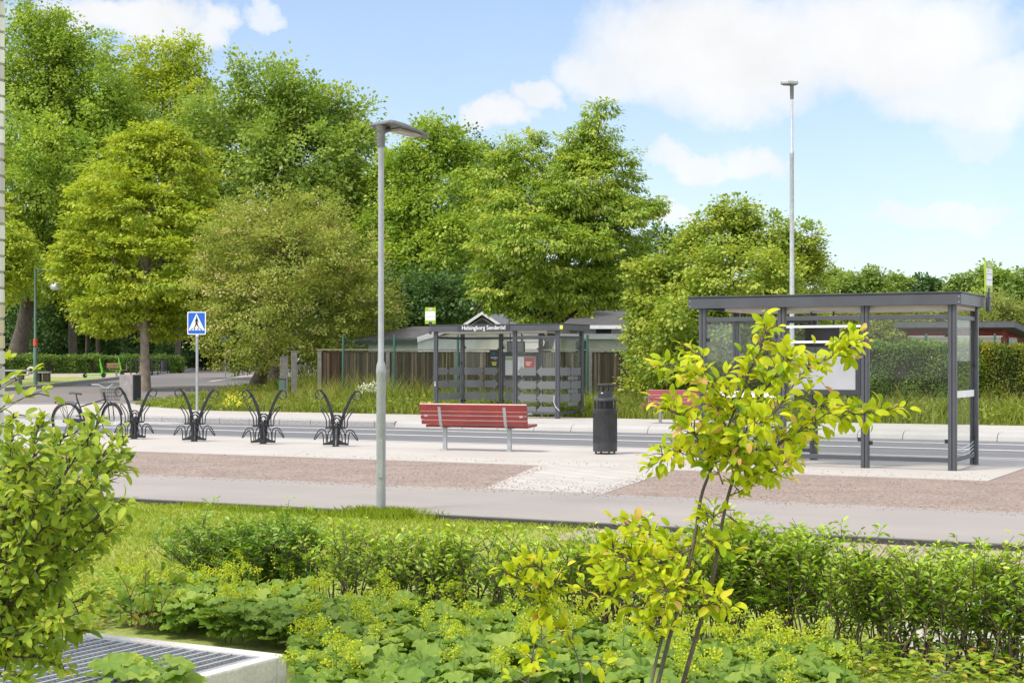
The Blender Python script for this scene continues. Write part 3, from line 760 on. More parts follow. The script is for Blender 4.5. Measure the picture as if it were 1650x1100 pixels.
# ---- bicycle
def make_bike(loc, rz):
    t = thing('bicycle', 'black city bicycle with front basket parked at the leftmost rack', 'bicycle', loc, rz)
    rw, fw, rr = Vector((0, 0, .345)), Vector((1.10, 0, .345)), .335
    bb = Vector((.46, 0, .29)); seat_top = Vector((.24, 0, .80)); head = Vector((.90, 0, .92)); hlow = Vector((.95, 0, .74))
    steer = R(-22)
    mb = MB()
    mb.tube([bb, seat_top], .017, 8); mb.tube([bb, bb.lerp(hlow, .5) + Vector((.03, 0, -.05)), hlow], .019, 8)
    mb.tube([seat_top.lerp(bb, .35), hlow.lerp(head, .25)], .015, 8); mb.tube([hlow, head], .021, 8)
    for s in (-1, 1):
        mb.tube([rw + Vector((0, s*.06, 0)), bb + Vector((0, s*.03, 0))], .010, 6)
        mb.tube([rw + Vector((0, s*.06, 0)), seat_top.lerp(bb, .12)], .009, 6)
    mb.build('frame', M['black'], t)
    def wheel(c, ang):
        rot = Matrix.Translation(c) @ Matrix.Rotation(ang, 4, 'Z')
        mb = MB(); mb.tube([(rr*math.cos(a), 0, rr*math.sin(a)) for a in [2*PI*i/40 for i in range(40)]], .019, 8, closed=True); mb.xf(rot)
        w = mb.build('wheel', M['tyre'], t)
        mb = MB(); mb.tube([((rr-.022)*math.cos(a), 0, (rr-.022)*math.sin(a)) for a in [2*PI*i/40 for i in range(40)]], .010, 6, closed=True)
        mb.tube([(0, -.05, 0), (0, .05, 0)], .018, 8)
        mb.xf(rot); mb.build('rim', M['chrome'], w)
        mb = MB()
        for i in range(28):
            a = 2*PI*i/28; b = a + (.35 if i % 2 else -.35); yy = .03 if i % 4 < 2 else -.03
            mb.tube([(.018*math.cos(b), yy, .018*math.sin(b)), ((rr-.025)*math.cos(a), 0, (rr-.025)*math.sin(a))], .0016, 3)
        mb.xf(rot); mb.build('spokes', M['chrome'], w)
    wheel(rw, 0); wheel(fw, steer)
    def guard(c, a0, a1, ang):
        mb = MB(); k = 18
        for i in range(k):
            x0, x1 = a0 + (a1-a0)*i/k, a0 + (a1-a0)*(i+1)/k; q = rr + .035
            mb.obox((q*math.cos((x0+x1)/2), 0, q*math.sin((x0+x1)/2)), (0, .028, 0), Vector((-math.sin((x0+x1)/2), 0, math.cos((x0+x1)/2)))*q*(x1-x0)*.52, Vector((math.cos((x0+x1)/2), 0, math.sin((x0+x1)/2)))*.003)
        mb.xf(Matrix.Translation(c) @ Matrix.Rotation(ang, 4, 'Z')); mb.build('mudguard', M['black'], t)
    guard(rw, R(15), R(205), 0); guard(fw, R(20), R(175), steer)
    rf = Matrix.Translation(fw) @ Matrix.Rotation(steer, 4, 'Z')
    mb = MB()
    for s in (-1, 1): mb.tube([rf @ Vector((0, s*.055, 0)), rf @ Vector((-.05, s*.055, .30)), rf @ Vector((-.11, s*.03, .40))], .012, 7)
    mb.build('fork', M['black'], t)
    mb = MB(); hs = rf @ Vector((-.21, 0, .66))
    mb.tube([rf @ Vector((-.14, 0, .44)), hs], .013, 8)
    hb = [rf @ Vector(p) for p in ((-.46, .27, .735), (-.34, .26, .745), (-.24, .16, .74), (-.20, 0, .66), (-.24, -.16, .74), (-.34, -.26, .745), (-.46, -.27, .735))]
    mb.tube(hb, .012, 8); hbo = mb.build('handlebar', M['chrome'], t)
    for a, b in ((hb[0], hb[1]), (hb[6], hb[5])):
        mb = MB(); mb.tube([a, a.lerp(b, .95)], .018, 8); mb.build('grip', M['black_matt'], hbo)
    mb = MB()                                                     # wire basket
    for z_ in (.42, .50, .58, .645):
        q = .11 + (z_ - .42) * .18; x0 = -.02
        c4 = [rf @ Vector((x0 + sx*q*.9, sy*q*1.25, z_)) for sx, sy in ((-1,-1),(1,-1),(1,1),(-1,1))]
        mb.tube(c4, .004, 5, closed=True, smooth=False)
    for sx in range(-4, 5):
        for sy in (-1, 1):
            mb.tube([rf @ Vector((-.02 + sx/4*.099, sy*.1375, .42)), rf @ Vector((-.02 + sx/4*.135, sy*.188, .645))], .0025, 4)
            mb.tube([rf @ Vector((-.02 + sy*.099, sx/4*.1375, .42)), rf @ Vector((-.02 + sy*.135, sx/4*.188, .645))], .0025, 4)
    mb.obox(rf @ Vector((-.02, 0, .422)), rf.to_3x3() @ Vector((.098, 0, 0)), rf.to_3x3() @ Vector((0, .136, 0)), (0, 0, .003))
    mb.build('basket', M['black_matt'], t)
    mb = MB()                                                     # saddle
    prof = [(-.13, .085, 0.01), (-.10, .10, .02), (-.03, .085, .012), (.05, .04, .008), (.12, .024, .0), (.14, .012, -.006)]
    vs = []; k = 8
    for x, w, z_ in prof:
        for j in range(k + 1):
            a = PI * j / k; vs.append((.22 + x, w*math.cos(a), .885 + z_ + .028*math.sin(a)))
        vs.append((.22 + x, 0, .868 + z_))
    fs = []; kk = k + 2
    for i in range(len(prof) - 1):
        for j in range(kk): j2 = (j+1) % kk; fs.append((i*kk+j, (i+1)*kk+j, (i+1)*kk+j2, i*kk+j2))
    fs += [tuple(range(kk)), tuple(reversed(range((len(prof)-1)*kk, len(prof)*kk)))]
    mb.add(vs, fs, 0, True); mb.tube([(.24, 0, .79), (.225, 0, .885)], .013, 8)
    mb.build('saddle', M['black_matt'], t)
    mb = MB()                                                     # carrier
    for s in (-1, 1):
        mb.tube([(.19, s*.05, .70), (.05, s*.07, .725), (-.26, s*.07, .725)], .006, 6); mb.tube([(0, s*.07, .36), (-.10, s*.07, .725)], .006, 6); mb.tube([(0, s*.07, .36), (-.20, s*.07, .725)], .005, 6)
    mb.tube([(-.26, -.07, .725), (-.28, 0, .725), (-.26, .07, .725)], .006, 6)
    for x in (-.2, -.1, 0, .08): mb.tube([(x, -.07, .725), (x, .07, .725)], .004, 5)
    for s in (-.03, .03): mb.tube([(.1, s, .725), (-.27, s, .725)], .004, 5)
    mb.build('carrier', M['black'], t)
    mb = MB(); mb.box(-.30, -.285, -.03, .03, .68, .715); mb.build('rear_light', M['post_red'], t)
    mb = MB(); mb.prism([(-.06, -.075, .30), (.50, -.075, .22), (.56, -.075, .30), (.50, -.075, .37), (-.04, -.075, .39)], (0, .025, 0)); mb.build('chain_guard', M['black'], t, .006)
    for s in (-1, 1):
        mb = MB(); e = bb + Vector((.13*s*.6, s*.09, -.15*s)); mb.tube([bb + Vector((0, s*.07, 0)), e], .009, 6); mb.obox(e + Vector((0, s*.045, 0)), (.045, 0, 0), (0, .035, 0), (0, 0, .011))
        mb.build('pedal', M['black_matt'], t)
    mb = MB(); mb.tube([(.40, .08, .27), (.33, .13, .01)], .008, 6); mb.build('kickstand', M['chrome'], t)
    return t
bl = G(108, 703); make_bike((bl.x, bl.y, 0.0), R(-20))

# ---- front lamp post
def street_lamp(name, label, base, h, r0, zc, r1, head_ang, head_len, m_pole):
    t = thing(name, label, 'street lamp', base, 0)
    mb = MB()
    mb.lathe([(r0, -0.3), (r0, zc), (r0*1.08, zc+.012), (r0*1.08, zc+.05), (r1*1.5, zc+.11), (r1, zc+.15), (r1, h-.22)], (0,0,0), 24)
    mb.build('pole', m_pole, t, sharp=30)
    return t
lp = G(614, 822.5); lp.z = 0
t = street_lamp('street_lamp', 'grey lamp post with flat wing-shaped head standing at the lawn edge', lp, 4.09, .049, 1.43, .0305, 0, 0, M['greypole'])
mb = MB(); mb.box(-.022, .022, -.057, -.047, .35, .75); mb.build('service_door', M['greypole'], t, .003)
def lamp_head(t, h, ang, L, wd, tilt):
    ux = Vector((math.cos(ang), math.sin(ang), -tilt)); uy = Vector((-math.sin(ang), math.cos(ang), 0)); uz = ux.cross(uy).normalized()
    def P_(x, y, z): return Vector((0, 0, h)) + ux*x + uy*y + uz*z
    out = [(-.05, .42), (.02, .5), (.25, .5), (.6, .42), (.88, .26), (1, .08)]
    ring = [(x*L, y*wd) for x, y in out] + [(x*L, -y*wd) for x, y in reversed(out)]
    n = len(ring); mb = MB()
    lv = [(1.0, -.020, 1.0), (1.01, -.004, 1.0), (.97, .009, .98), (.82, .016, .9)]
    vs = []
    for s_, z_, _ in lv:
        for x, y in ring: vs.append(P_(.45*L + (x-.45*L)*s_, y*s_, z_ + (.02 if x < .3*L and z_ > .01 else 0)))
    fs = [tuple(reversed(range(n)))]
    for l in range(len(lv)-1):
        for i in range(n): j = (i+1) % n; fs.append((l*n+i, l*n+j, (l+1)*n+j, (l+1)*n+i))
    fs.append(tuple(range((len(lv)-1)*n, len(lv)*n)))
    mb.add(vs, fs); hd = mb.build('lamp_head', M['lamp_head'], t, .004)
    mb = MB(); mb.prism([P_(x*L, y*wd, -.023) for x, y in ((.24, -.34), (.66, -.30), (.80, -.2), (.80, .2), (.66, .30), (.24, .34))], uz * -.008); mb.build('lens', M['lamp_lens'], hd)
    mb = MB(); mb.prism([P_(x*L, y*wd, -.032) for x, y in ((.30, -.22), (.60, -.2), (.60, .2), (.30, .22))], uz * -.005); mb.build('led_panel', M['galv_lt'], hd)
    mb = MB()
    mb.lathe([(.042, h-.24), (.044, h-.06), (.05, h-.02)], (0,0,0), 16); mb.tube([P_(-.03, 0, -.10), P_(.12, 0, -.035)], [.03, .025], 8)
    for z_ in (h-.19, h-.12): mb.tube([(-.056, -.01, z_), (-.03, -.01, z_)], .008, 6)
    mb.build('bracket', M['lamp_head'], t)
lamp_head(t, 4.075, R(45), .66, .34, .10)
# ---- tall mast behind the right shelter
mp = W(1276, 600, 47.0); mp.z = 0
t = thing('mast_lamp', 'tall slim galvanised mast lamp rising behind the right shelter', 'street lamp', mp)
mb = MB(); H_ = 1.58 + (581-137)*47/2538
mb.lathe([(.075, -.2), (.072, 4.2), (.068, 4.25), (.062, 7.72), (.07, 7.74), (.07, 7.80), (.045, 7.85), (.04, H_-.1)], (0,0,0), 14); mb.build('pole', M['galv_lt'], t)
mb = MB(); a_ = R(200); ux = Vector((math.cos(a_), math.sin(a_)*.5, 0)).normalized(); uy = Vector((-ux.y, ux.x, 0))
mb.prism([Vector((0,0,H_)) + ux*x + uy*y for x, y in ((-.16,-.13),(.18,-.15),(.34,-.06),(.34,.06),(.18,.15),(-.16,.13))], (0,0,.10)); hd = mb.build('lamp_head', M['galv'], t, .02)
mb = MB(); mb.prism([Vector((0,0,H_-.004)) + ux*x + uy*y for x, y in ((-.08,-.09),(.26,-.06),(.26,.06),(-.08,.09))], (0,0,-.015)); mb.build('lens', M['lamp_lens'], hd)
mb = MB(); mb.lathe([(.055, H_-.42), (.06, H_-.2), (.06, H_)], (0,0,0), 10); mb.build('bracket', M['lamp_head'], t)

# ---- crossing sign
cb = W(317.6, 664, 48.0); cb.z = 0
t = thing('crossing_sign', 'blue and white pedestrian crossing sign on a grey pole', 'road sign', cb, R(-4))
mb = MB(); mb.lathe([(.042, -.2), (.042, 2.72)], (0,0,0), 14); mb.build('pole', M['galv'], t)
def rrect(w, h, r, cz, y, k=5):
    pts = []
    for cx_, cz_, a0 in ((w-r, h-r, 0), (-w+r, h-r, 90), (-w+r, -h+r, 180), (w-r, -h+r, 270)):
        for i in range(k+1):
            a = R(a0 + 90*i/k); pts.append((cx_ + r*math.cos(a), y, cz + cz_ + r*math.sin(a)))
    return pts
zc = 1.58 + (581-520.7)*48/2538
mb = MB(); mb.prism(rrect(.285, .345, .03, zc, -.062), (0, .018, 0)); pl = mb.build('sign_plate', M['white'], t)
mb = MB(); mb.prism(rrect(.258, .318, .02, zc, -.0645), (0, .003, 0)); mb.build('blue_field', M['sign_blue'], pl)
zb_ = zc - .215
mb = MB(); mb.prism([(-.25, -.067, zb_), (.25, -.067, zb_), (0, -.067, zc + .30)], (0, .003, 0)); mb.build('white_triangle', M['white'], pl)
mb = MB()
def seg(x0, z0, x1, z1, w0, w1):
    d = Vector((x1-x0, 0, z1-z0)).normalized(); n_ = Vector((-d.z, 0, d.x))
    a, b = Vector((x0, -.070, z0+zb_)), Vector((x1, -.070, z1+zb_)); mb.prism([a - n_*w0, b - n_*w1, b + n_*w1, a + n_*w0], (0, .003, 0))
mb.prism([(.005 + .024*math.cos(2*PI*i/14), -.070, zb_ + .395 + .028*math.sin(2*PI*i/14)) for i in range(14)], (0, .003, 0))
seg(.004, .362, .006, .22, .032, .026); seg(.000, .23, -.03, .13, .022, .016); seg(-.03, .135, -.085, .055, .016, .011)
seg(.008, .23, .04, .13, .022, .016); seg(.04, .135, .09, .06, .016, .011); seg(.09, .06, .105, .07, .010, .008); seg(-.085, .055, -.10, .07, .010, .008)
seg(-.012, .35, -.045, .27, .012, .009); seg(-.045, .27, -.038, .215, .009, .007); seg(.022, .35, .05, .275, .012, .009); seg(.05, .275, .068, .235, .009, .007)
mb.build('walking_figure', M['sign_black'], pl)
for x in (-.165, -.06, .055, .16):
    sk = -x * .25; mb = MB()
    mb.prism([(x-.032, -.070, zb_+.012), (x+.022, -.070, zb_+.012), (x+.022+sk, -.070, zb_+.05), (x-.022+sk, -.070, zb_+.05)], (0, .003, 0))
    mb.build('zebra_stripe', M['sign_black'], pl)
mb = MB(); mb.lathe([(.048, zc-.40), (.048, zc-.30)], (0,0,0), 12); mb.build('clamp', M['white'], t)

M['edge_glint'] = mat('painted_edge_glint', (0.66, 0.42, 0.39), .5, 0, .15, 9)  # pale pink that paints in sky and sun glint on the slat tops
# ---- red benches
def make_bench():
    t = thing('red_bench', 'x', 'bench', (0,0,0), 0, 'red slatted benches')
    L = 1.0                                                       # half length; local +y is the seat side
    def slat(mb, y, z, w, h, ang, l=L):
        u = Vector((0, math.cos(ang), math.sin(ang))); v = Vector((0, -math.sin(ang), math.cos(ang)))
        mb.obox((0, y, z), (l, 0, 0), u*w/2, v*h/2)
    lean = R(14)
    for i, (zz, hh) in enumerate(((.525, .085), (.612, .080), (.692, .072), (.785, .125))):
        mb = MB(); yb = -.02 - (zz - .46) * math.tan(lean); u = Vector((0, -math.sin(lean), math.cos(lean)))
        mb.obox((0, yb, zz - .02), (L + .005*i, 0, 0), Vector((0, math.cos(lean), math.sin(lean)))*.026, u*(hh/2 - .006)); sl_ = mb.build('back_slat', M['red'], t, .002)
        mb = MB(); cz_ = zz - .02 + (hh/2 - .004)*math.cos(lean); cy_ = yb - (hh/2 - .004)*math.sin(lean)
        mb.obox((0, cy_, cz_), (L + .005*i - .004, 0, 0), Vector((0, math.cos(lean), math.sin(lean)))*.0255, u*.0035); mb.build('glint_strip', M['edge_glint'], sl_)  # thin added strip, its colour stands for the lit top edge
    for k in range(4):
        mb = MB(); mb.obox((0.02, .06 + k*.118, .435 + .006*k), (L - .03, 0, 0), (0, .052, .003), (0, -.001, .021)); mb.build('seat_slat', M['red'], t, .006)
    for x in (-.63, .60):
        mb = MB(); mb.bar((x, .13, -.1), (x, .13, .40), .07, .055, (0, 1, 0)); mb.obox((x, .13, .004), (.07, 0, 0), (0, .07, 0), (0, 0, .004)); mb.build('leg', M['galv'], t, .004)
        mb = MB(); y0 = -.05
        pts = [(x, .46, .40), (x, .08, .398), (x, .0, .41), (x, -.045, .45), (x, -.052 - .05*math.tan(lean), .51), (x, -.055 - .28*math.tan(lean), .775)]
        for a, b in zip(pts[:-1], pts[1:]): mb.bar(a, b, .055, .012, (1, 0, 0) if False else (0, .2, 1))
        mb.build('bracket', M['galv'], t, .002)
    for x in (-.90, .90):
        mb = MB(); mb.tube([(x, .12, .45), (x, .14, .58), (x, .18, .645), (x, .36, .655), (x, .42, .64)], .016, 8); mb.tube([(x, .16, .64), (x, -.03, .635)], .012, 8)
        mb.obox((x, -.085, .635), (.03, 0, 0), (0, .006, 0), (0, 0, .038)); mb.build('armrest', M['galv'], t)
    return t
bench = make_bench()
b0 = G(771, 726.2); bench.location = b0 - BX * .13; bench.rotation_euler = (0, 0, R(-22)); bench['label'] = 'red slatted bench seen from behind on the near pavement'
b2 = copy_tree(bench); q_ = W(1103, 600, 39.4); b2.location = (q_.x, q_.y, .012); b2.rotation_euler = (0, 0, A_ANG + PI); b2['label'] = 'red slatted bench facing the road on the far pavement, partly behind the sapling'

# ---- litter bin
bp_ = G(975, 731)
t = thing('litter_bin', 'black round litter bin with a domed ashtray top on the pale slabs', 'litter bin', bp_)
mb = MB(); mb.lathe([(.200, .045), (.205, .05), (.205, .17), (.202, .172), (.202, .70), (.2065, .71), (.2065, .77), (.19, .772), (.19, .70)], (0,0,0), 40)
for i in range(40):
    a = 2*PI*i/40; mb.obox((.203*math.cos(a), .203*math.sin(a), .44), Vector((math.cos(a), math.sin(a), 0))*.0025, Vector((-math.sin(a), math.cos(a), 0))*.004, (0, 0, .255))
body = mb.build('body', M['black_matt'], t, sharp=30)
mb = MB()
for i in range(4):
    a = R(20 + 90*i); mb.tube([(.17*math.cos(a), .17*math.sin(a), -.01), (.17*math.cos(a), .17*math.sin(a), .05)], .016, 8)
mb.lathe([(.17, .0), (.17, .012)], (0,0,0), 24); mb.build('foot', M['black'], t)
mb = MB()
for i in range(10):
    a = R(9 + 36*i); mb.obox((.182*math.cos(a), .182*math.sin(a), .84), Vector((math.cos(a), math.sin(a), 0))*.008, Vector((-math.sin(a), math.cos(a), 0))*.013, (0, 0, .07))
mb.lathe([(.10, .70), (.10, .90)], (0,0,0), 20); mb.build('collar', M['black'], t, .0)
mb = MB(); mb.lathe([(.19, .893), (.212, .895), (.214, .92), (.208, .932), (.16, .95), (.135, .965), (.128, .968)], (0,0,0), 40); mb.build('lid', M['black_matt'], t, sharp=50)
mb = MB(); mb.lathe([(.128, .965), (.128, 1.058), (.11, 1.06)], (0,0,0), 30)
for i in range(8):
    a = R(10 + 45*i); mb.obox((.115*math.cos(a), .115*math.sin(a), 1.105), Vector((math.cos(a), math.sin(a), 0))*.007, Vector((-math.sin(a), math.cos(a), 0))*.011, (0, 0, .055))
mb.lathe([(.10, 1.155), (.131, 1.157), (.133, 1.18), (.12, 1.19), (.06, 1.193)], (0,0,0), 30); mb.build('ashtray', M['black_matt'], t, sharp=40)
mb = MB(); mb.obox((-.06, -.117, 1.035), (.016, -.009, 0), (.001, .002, 0), (0, 0, .007)); mb.build('sticker', M['white'], t)

# ------------------------------------------------------------------ bus shelters
SL, SD = 3.81, 1.52
def post_outline(x, y, turn=False):
    a, b, c, n_ = .060, .046, .016, .008
    o = [(-a, -b+c), (-a+c, -b), (-n_, -b), (0, -b+.014), (n_, -b), (a-c, -b), (a, -b+c), (a, b-c), (a-c, b), (n_, b), (0, b-.014), (-n_, b), (-a+c, b), (-a, b-c)]
    return [((x + v) if turn else (x + u), (y + u) if turn else (y + v), -.02) for u, v in o]
def make_shelter():
    t = thing('bus_shelter', 'x', 'bus shelter', (0,0,0), 0, 'grey glazed bus shelters')
    for x in (0, 1.27, 2.54, SL):
        mb = MB(); mb.prism(post_outline(x, 0), (0, 0, 2.40)); mb.build('post', M['anth'], t)
    for x in (0, 1.30, SL):
        mb = MB(); mb.prism(post_outline(x, SD), (0, 0, 2.40)); mb.build('post', M['anth'], t)
    x0, x1, y0, y1 = -.21, SL + .14, -.10, SD + .12
    mb = MB()
    for a, b in (((x0, y0+.02), (x1, y0+.02)), ((x0, y1-.02), (x1, y1-.02))): mb.box(a[0], b[0], a[1]-.02, a[1]+.02, 2.385, 2.545)
    for x in (x0, x1-.04): mb.box(x, x+.04, y0+.041, y1-.041, 2.385, 2.545)
    roof = mb.build('roof', M['anth'], t, .004)
    mb = MB(); mb.box(x0-.012, x1+.012, y0-.012, y1+.012, 2.547, 2.572); mb.build('roof_cap', M['anth_dark'], roof, .004)
    mb = MB(); mb.box(.33, SL+.02, .06, SD-.02, 2.335, 2.46); mb.build('ceiling', M['ceil'], roof, .004)
    mb = MB(); mb.box(x0+.042, x1-.042, y0+.042, y1-.042, 2.462, 2.50); mb.build('roof_sheet', M['grey_panel'], roof)
    mb = MB()
    for x in (x0+.03, x1-.03):
        for z_ in (2.42, 2.50):
            for y in (y0-.002, y1+.002): mb.obox((x, y, z_), (.007, 0, 0), (0, .003, 0), (0, 0, .007))
    mb.build('rivets', M['galv_lt'], roof)
    def rail(p, q, nm='rail', w=.05, h=.065, m='anth'):
        mb = MB(); mb.bar(p, q, w, h); mb.build(nm, M[m], t, .004)
    for a, b in ((.06, 1.21), (1.33, 2.48), (2.60, SL-.06)):
        rail((a, 0, 2.215), (b, 0, 2.215)); rail((a, 0, .15), (b, 0, .15))
    for x in (0, SL):
        rail((x, .046, 2.215), (x, SD-.046, 2.215)); rail((x, .046, .15), (x, SD-.046, .15))
    rail((.06, SD, 2.215), (1.24, SD, 2.215)); rail((.06, SD, .15), (1.24, SD, .15))
    for z_ in (2.09, 1.86): rail((1.33, .0, z_), (2.48, .0, z_), 'rail', .02, .035, 'white')
    for a, b in ((.062, 1.208), (2.602, SL-.062)):
        mb = MB(); mb.box(a, b, -.005, .005, .185, 2.18); mb.build('glass_pane', M['glass'], t)
    mb = MB(); mb.box(1.332, 2.478, -.005, .005, .185, 1.05); mb.build('glass_pane', M['glass'], t)
    for x in (0, SL):
        mb = MB(); mb.box(x-.005, x+.005, .05, SD-.05, .185, 2.18); mb.build('glass_pane', M['glass'], t)
    mb = MB(); mb.box(.062, 1.238, SD-.005, SD+.005, .185, 2.18); mb.build('glass_pane', M['glass'], t)
    mb = MB()                                                     # poster case
    mb.box(1.335, 2.475, -.03, .05, 1.07, 1.15); mb.box(1.335, 2.475, -.03, .05, 1.70, 1.78); mb.box(1.335, 1.41, -.03, .05, 1.151, 1.699); mb.box(2.40, 2.475, -.03, .05, 1.151, 1.699)
    pc = mb.build('poster_case', M['anth_dark'], t, .003)
    mb = MB(); mb.box(1.411, 2.399, -.018, .030, 1.151, 1.699); mb.build('back_panel', M['grey_panel'], pc)
    mb = MB(); mb.box(1.40, 1.95, .70, .78, 1.79, 2.11); sc_ = mb.build('information_screen', M['screen'], t, .015)
    mb = MB(); mb.box(1.43, 1.92, .781, .786, 1.82, 2.08); mb.build('display', M['pane'], sc_)
    mb = MB(); mb.tube([(1.5, .74, 2.34), (1.5, .74, 2.11)], .015, 6); mb.tube([(1.85, .74, 2.34), (1.85, .74, 2.11)], .015, 6); mb.build('hanger', M['anth'], sc_)
    def clamp(x, y, hx, hy, z_):
        mb = MB(); mb.box(x-hx, x+hx, y-hy, y+hy, z_-.028, z_+.028); mb.box(x-.006, x+.006, y-.016, y+.016, z_-.006, z_+.006); mb.build('glass_clamp', M['black'], t)
    for x, dx in ((2.54, -.085), (2.54, .085), (SL, -.085), (1.27, .085), (1.27, -.085), (0, .085)):
        for z_ in (.42, 1.95): clamp(x+dx, 0, .026, .012, z_ - (.05 if dx > 0 else 0))
    for x in (0, SL):
        for y in (.075, SD-.075):
            for z_ in (.42, 1.5): clamp(x, y, .014, .026, z_)
    return t
sh = make_shelter()
org = G(1535, 758) - AX * SL
sh.location = org; sh.rotation_euler = (0, 0, A_ANG); sh['label'] = 'large grey bus shelter behind the sapling with a red shed visible through it'
sh2 = copy_tree(sh); o2 = G(937, 672.3); sh2.location = (o2.x, o2.y, .012); sh2.rotation_euler = (0, 0, A_ANG + PI)
sh2['label'] = 'bus shelter with Helsingborg Senderöd lettering and grey arrows on its glass'
# near shelter: white safety bands
mb = MB(); mb.box(SL+.006, SL+.010, .06, SD-.06, 1.04, 1.14); mb.build('safety_band', M['white'], sh)
mb = MB(); mb.box(.065, 1.205, -.010, -.006, 1.02, 1.12); mb.build('safety_band', M['white'], sh)
mb = MB()
for k_ in range(4):
    z0 = .36 - .055*k_; mb.tube([(SL+.012, .10 + (SD-.2)*i/16, z0 - .06*math.sin(PI*i/16)) for i in range(17)], .004, 4)
mb.build('scratch_lines', M['white'], sh)
# far shelter: name board, lettering, arrows, posters
yf = SD + .121
mb = MB(); mb.box(1.40, 3.02, yf, yf+.012, 2.375, 2.575); nb = mb.build('name_board', M['anth_dark'], sh2, .003)
me = text_mesh('Helsingborg Senderöd', .13, .003)
xs = [v.co.x for v in me.vertices]; wd_ = max(xs) - min(xs)
me.transform(Matrix.Translation((2.21, yf+.0155, 2.475)) @ Matrix.Rotation(PI, 4, 'Z') @ UPRIGHT @ Matrix.Diagonal((1.36/wd_, 1.28, 1, 1)))
me.materials.append(M['white']); o = bpy.data.objects.new('lettering', me); C.objects.link(o); o.parent = nb
mb = MB(); mb.box(-.215, -.13, yf, yf+.006, 2.42, 2.52); mb.build('yellow_tag', M['yellow'], sh2)
def arrow(mb, x0, x1, z, h, d, y=None, xx=None):
    """a flat arrow on a pane, pointing to x1; d = thickness"""
    s_ = 1 if x1 > x0 else -1; hd = .17; tail = x1 - s_*hd
    pts = [(x0, z-h/2), (tail, z-h/2), (tail, z-h*.80), (x1, z), (tail, z+h*.80), (tail, z+h/2), (x0, z+h/2)]
    if s_ < 0: pts = pts[::-1]
    if y is not None: mb.prism([(p, y, q) for p, q in pts], (0, d, 0))
    else: mb.prism([(xx, p, q) for p, q in pts], (d, 0, 0))
def arrow_part(fn):
    mb = MB(); fn(mb); mb.build('glass_arrows', M['frost'], sh2)
rows = (1.27, .905, .555, .22)
def f1(mb):
    for z_ in rows[:3]:
        arrow(mb, 3.74, 3.10, z_, .205, .002, y=.012); arrow(mb, 3.08, 2.615, z_, .205, .002, y=.012)
    arrow(mb, 2.62, 3.2, .24, .1, .002, y=.012)
def f2(mb):
    for z_ in rows[1:3]: arrow(mb, 1.34, 2.10, z_, .205, .002, y=.012); arrow(mb, 2.12, 2.47, z_, .205, .002, y=.012)
def f3(mb):
    for z_ in rows[:3]: arrow(mb, .07, .62, z_, .205, .002, y=.012); arrow(mb, .63, 1.20, z_, .205, .002, y=.012)
def f4(mb):
    for z_ in rows: arrow(mb, .07, .64, z_, .21, .002, y=SD+.008); arrow(mb, .65, 1.23, z_, .21, .002, y=SD+.008)
def f5(mb):
    for z_ in rows[:3]: arrow(mb, .06, .74, z_, .21, .002, xx=-.010); arrow(mb, .75, SD-.07, z_, .21, .002, xx=-.010)
    for z_ in (1.09, .73, .38): arrow(mb, .9, .2, z_, .10, .002, xx=-.010)
def f6(mb):
    for z_ in rows[:3]: arrow(mb, SD-.07, .78, z_, .205, .002, xx=SL+.008); arrow(mb, .77, .06, z_, .205, .002, xx=SL+.008)
for f_ in (f1, f2, f3, f4, f5, f6): arrow_part(f_)
def paper(x0, x1, z0, z1, m, nm, parent, y=.032, d=.003):
    mb = MB(); mb.box(x0, x1, y, y+d, z0, z1); return mb.build(nm, m, parent)
pcs = [c for c in sh2.children if c.name.startswith('poster_case')][0]
mp_ = paper(1.99, 2.385, 1.17, 1.67, M['map'], 'map_sheet', pcs); paper(1.99, 2.385, 1.59, 1.652, M['post_green'], 'map_header', mp_, .036, .002)
tp = paper(1.79, 1.98, 1.17, 1.67, M['white'], 'timetable', pcs); mb = MB()
for i in range(9): mb.box(1.83, 1.95 - .02*(i % 3), .0355, .037, 1.60 - .035*i, 1.608 - .035*i)
mb.build('printed_lines', M['text_grey'], tp)
rp = paper(1.46, 1.785, 1.36, 1.655, M['post_red'], 'red_poster', pcs); mb = MB()
for z_, a, b in ((1.52, 1.53, 1.73), (1.49, 1.56, 1.735), (1.455, 1.58, 1.72), (1.43, 1.59, 1.71)): mb.box(a, b, .0355, .037, z_, z_+.016)
mb.build('printed_lines', M['white'], rp)
bs = paper(2.60, 2.90, 1.38, 1.88, M['sign_black'], 'security_sign', sh2, .02, .012)
mb = MB()
for x0, x1, z0, z1 in ((2.84, 2.785, 1.72, 1.82), (2.785, 2.75, 1.82, 1.76), (2.75, 2.715, 1.76, 1.82), (2.715, 2.66, 1.82, 1.72), (2.785, 2.75, 1.78, 1.725), (2.75, 2.715, 1.725, 1.78)):
    mb.bar((x0, .034, z0), (x1, .034, z1), .003, .014, (0, 1, 0))
mb.build('mountain_emblem', M['teal'], bs)
FLIP = Matrix.Rotation(PI, 4, 'Z') @ UPRIGHT
put_text('AVARN', .066, Matrix.Translation((2.75, .033, 1.655)) @ FLIP, M['white'], bs, depth=.001)
put_text('SECURITY', .028, Matrix.Translation((2.72, .033, 1.605)) @ FLIP, M['white'], bs, depth=.001)
mb = MB(); mb.box(2.665, 2.835, .0325, .034, 1.505, 1.53); mb.box(2.69, 2.81, .0325, .034, 1.44, 1.475); mb.build('printed_lines', M['yellow'], bs)
mb = MB(); mb.box(SL-.035, SL+.035, SD+.047, SD+.051, .86, .98); st_ = mb.build('post_sticker', M['sign_black'], sh2)
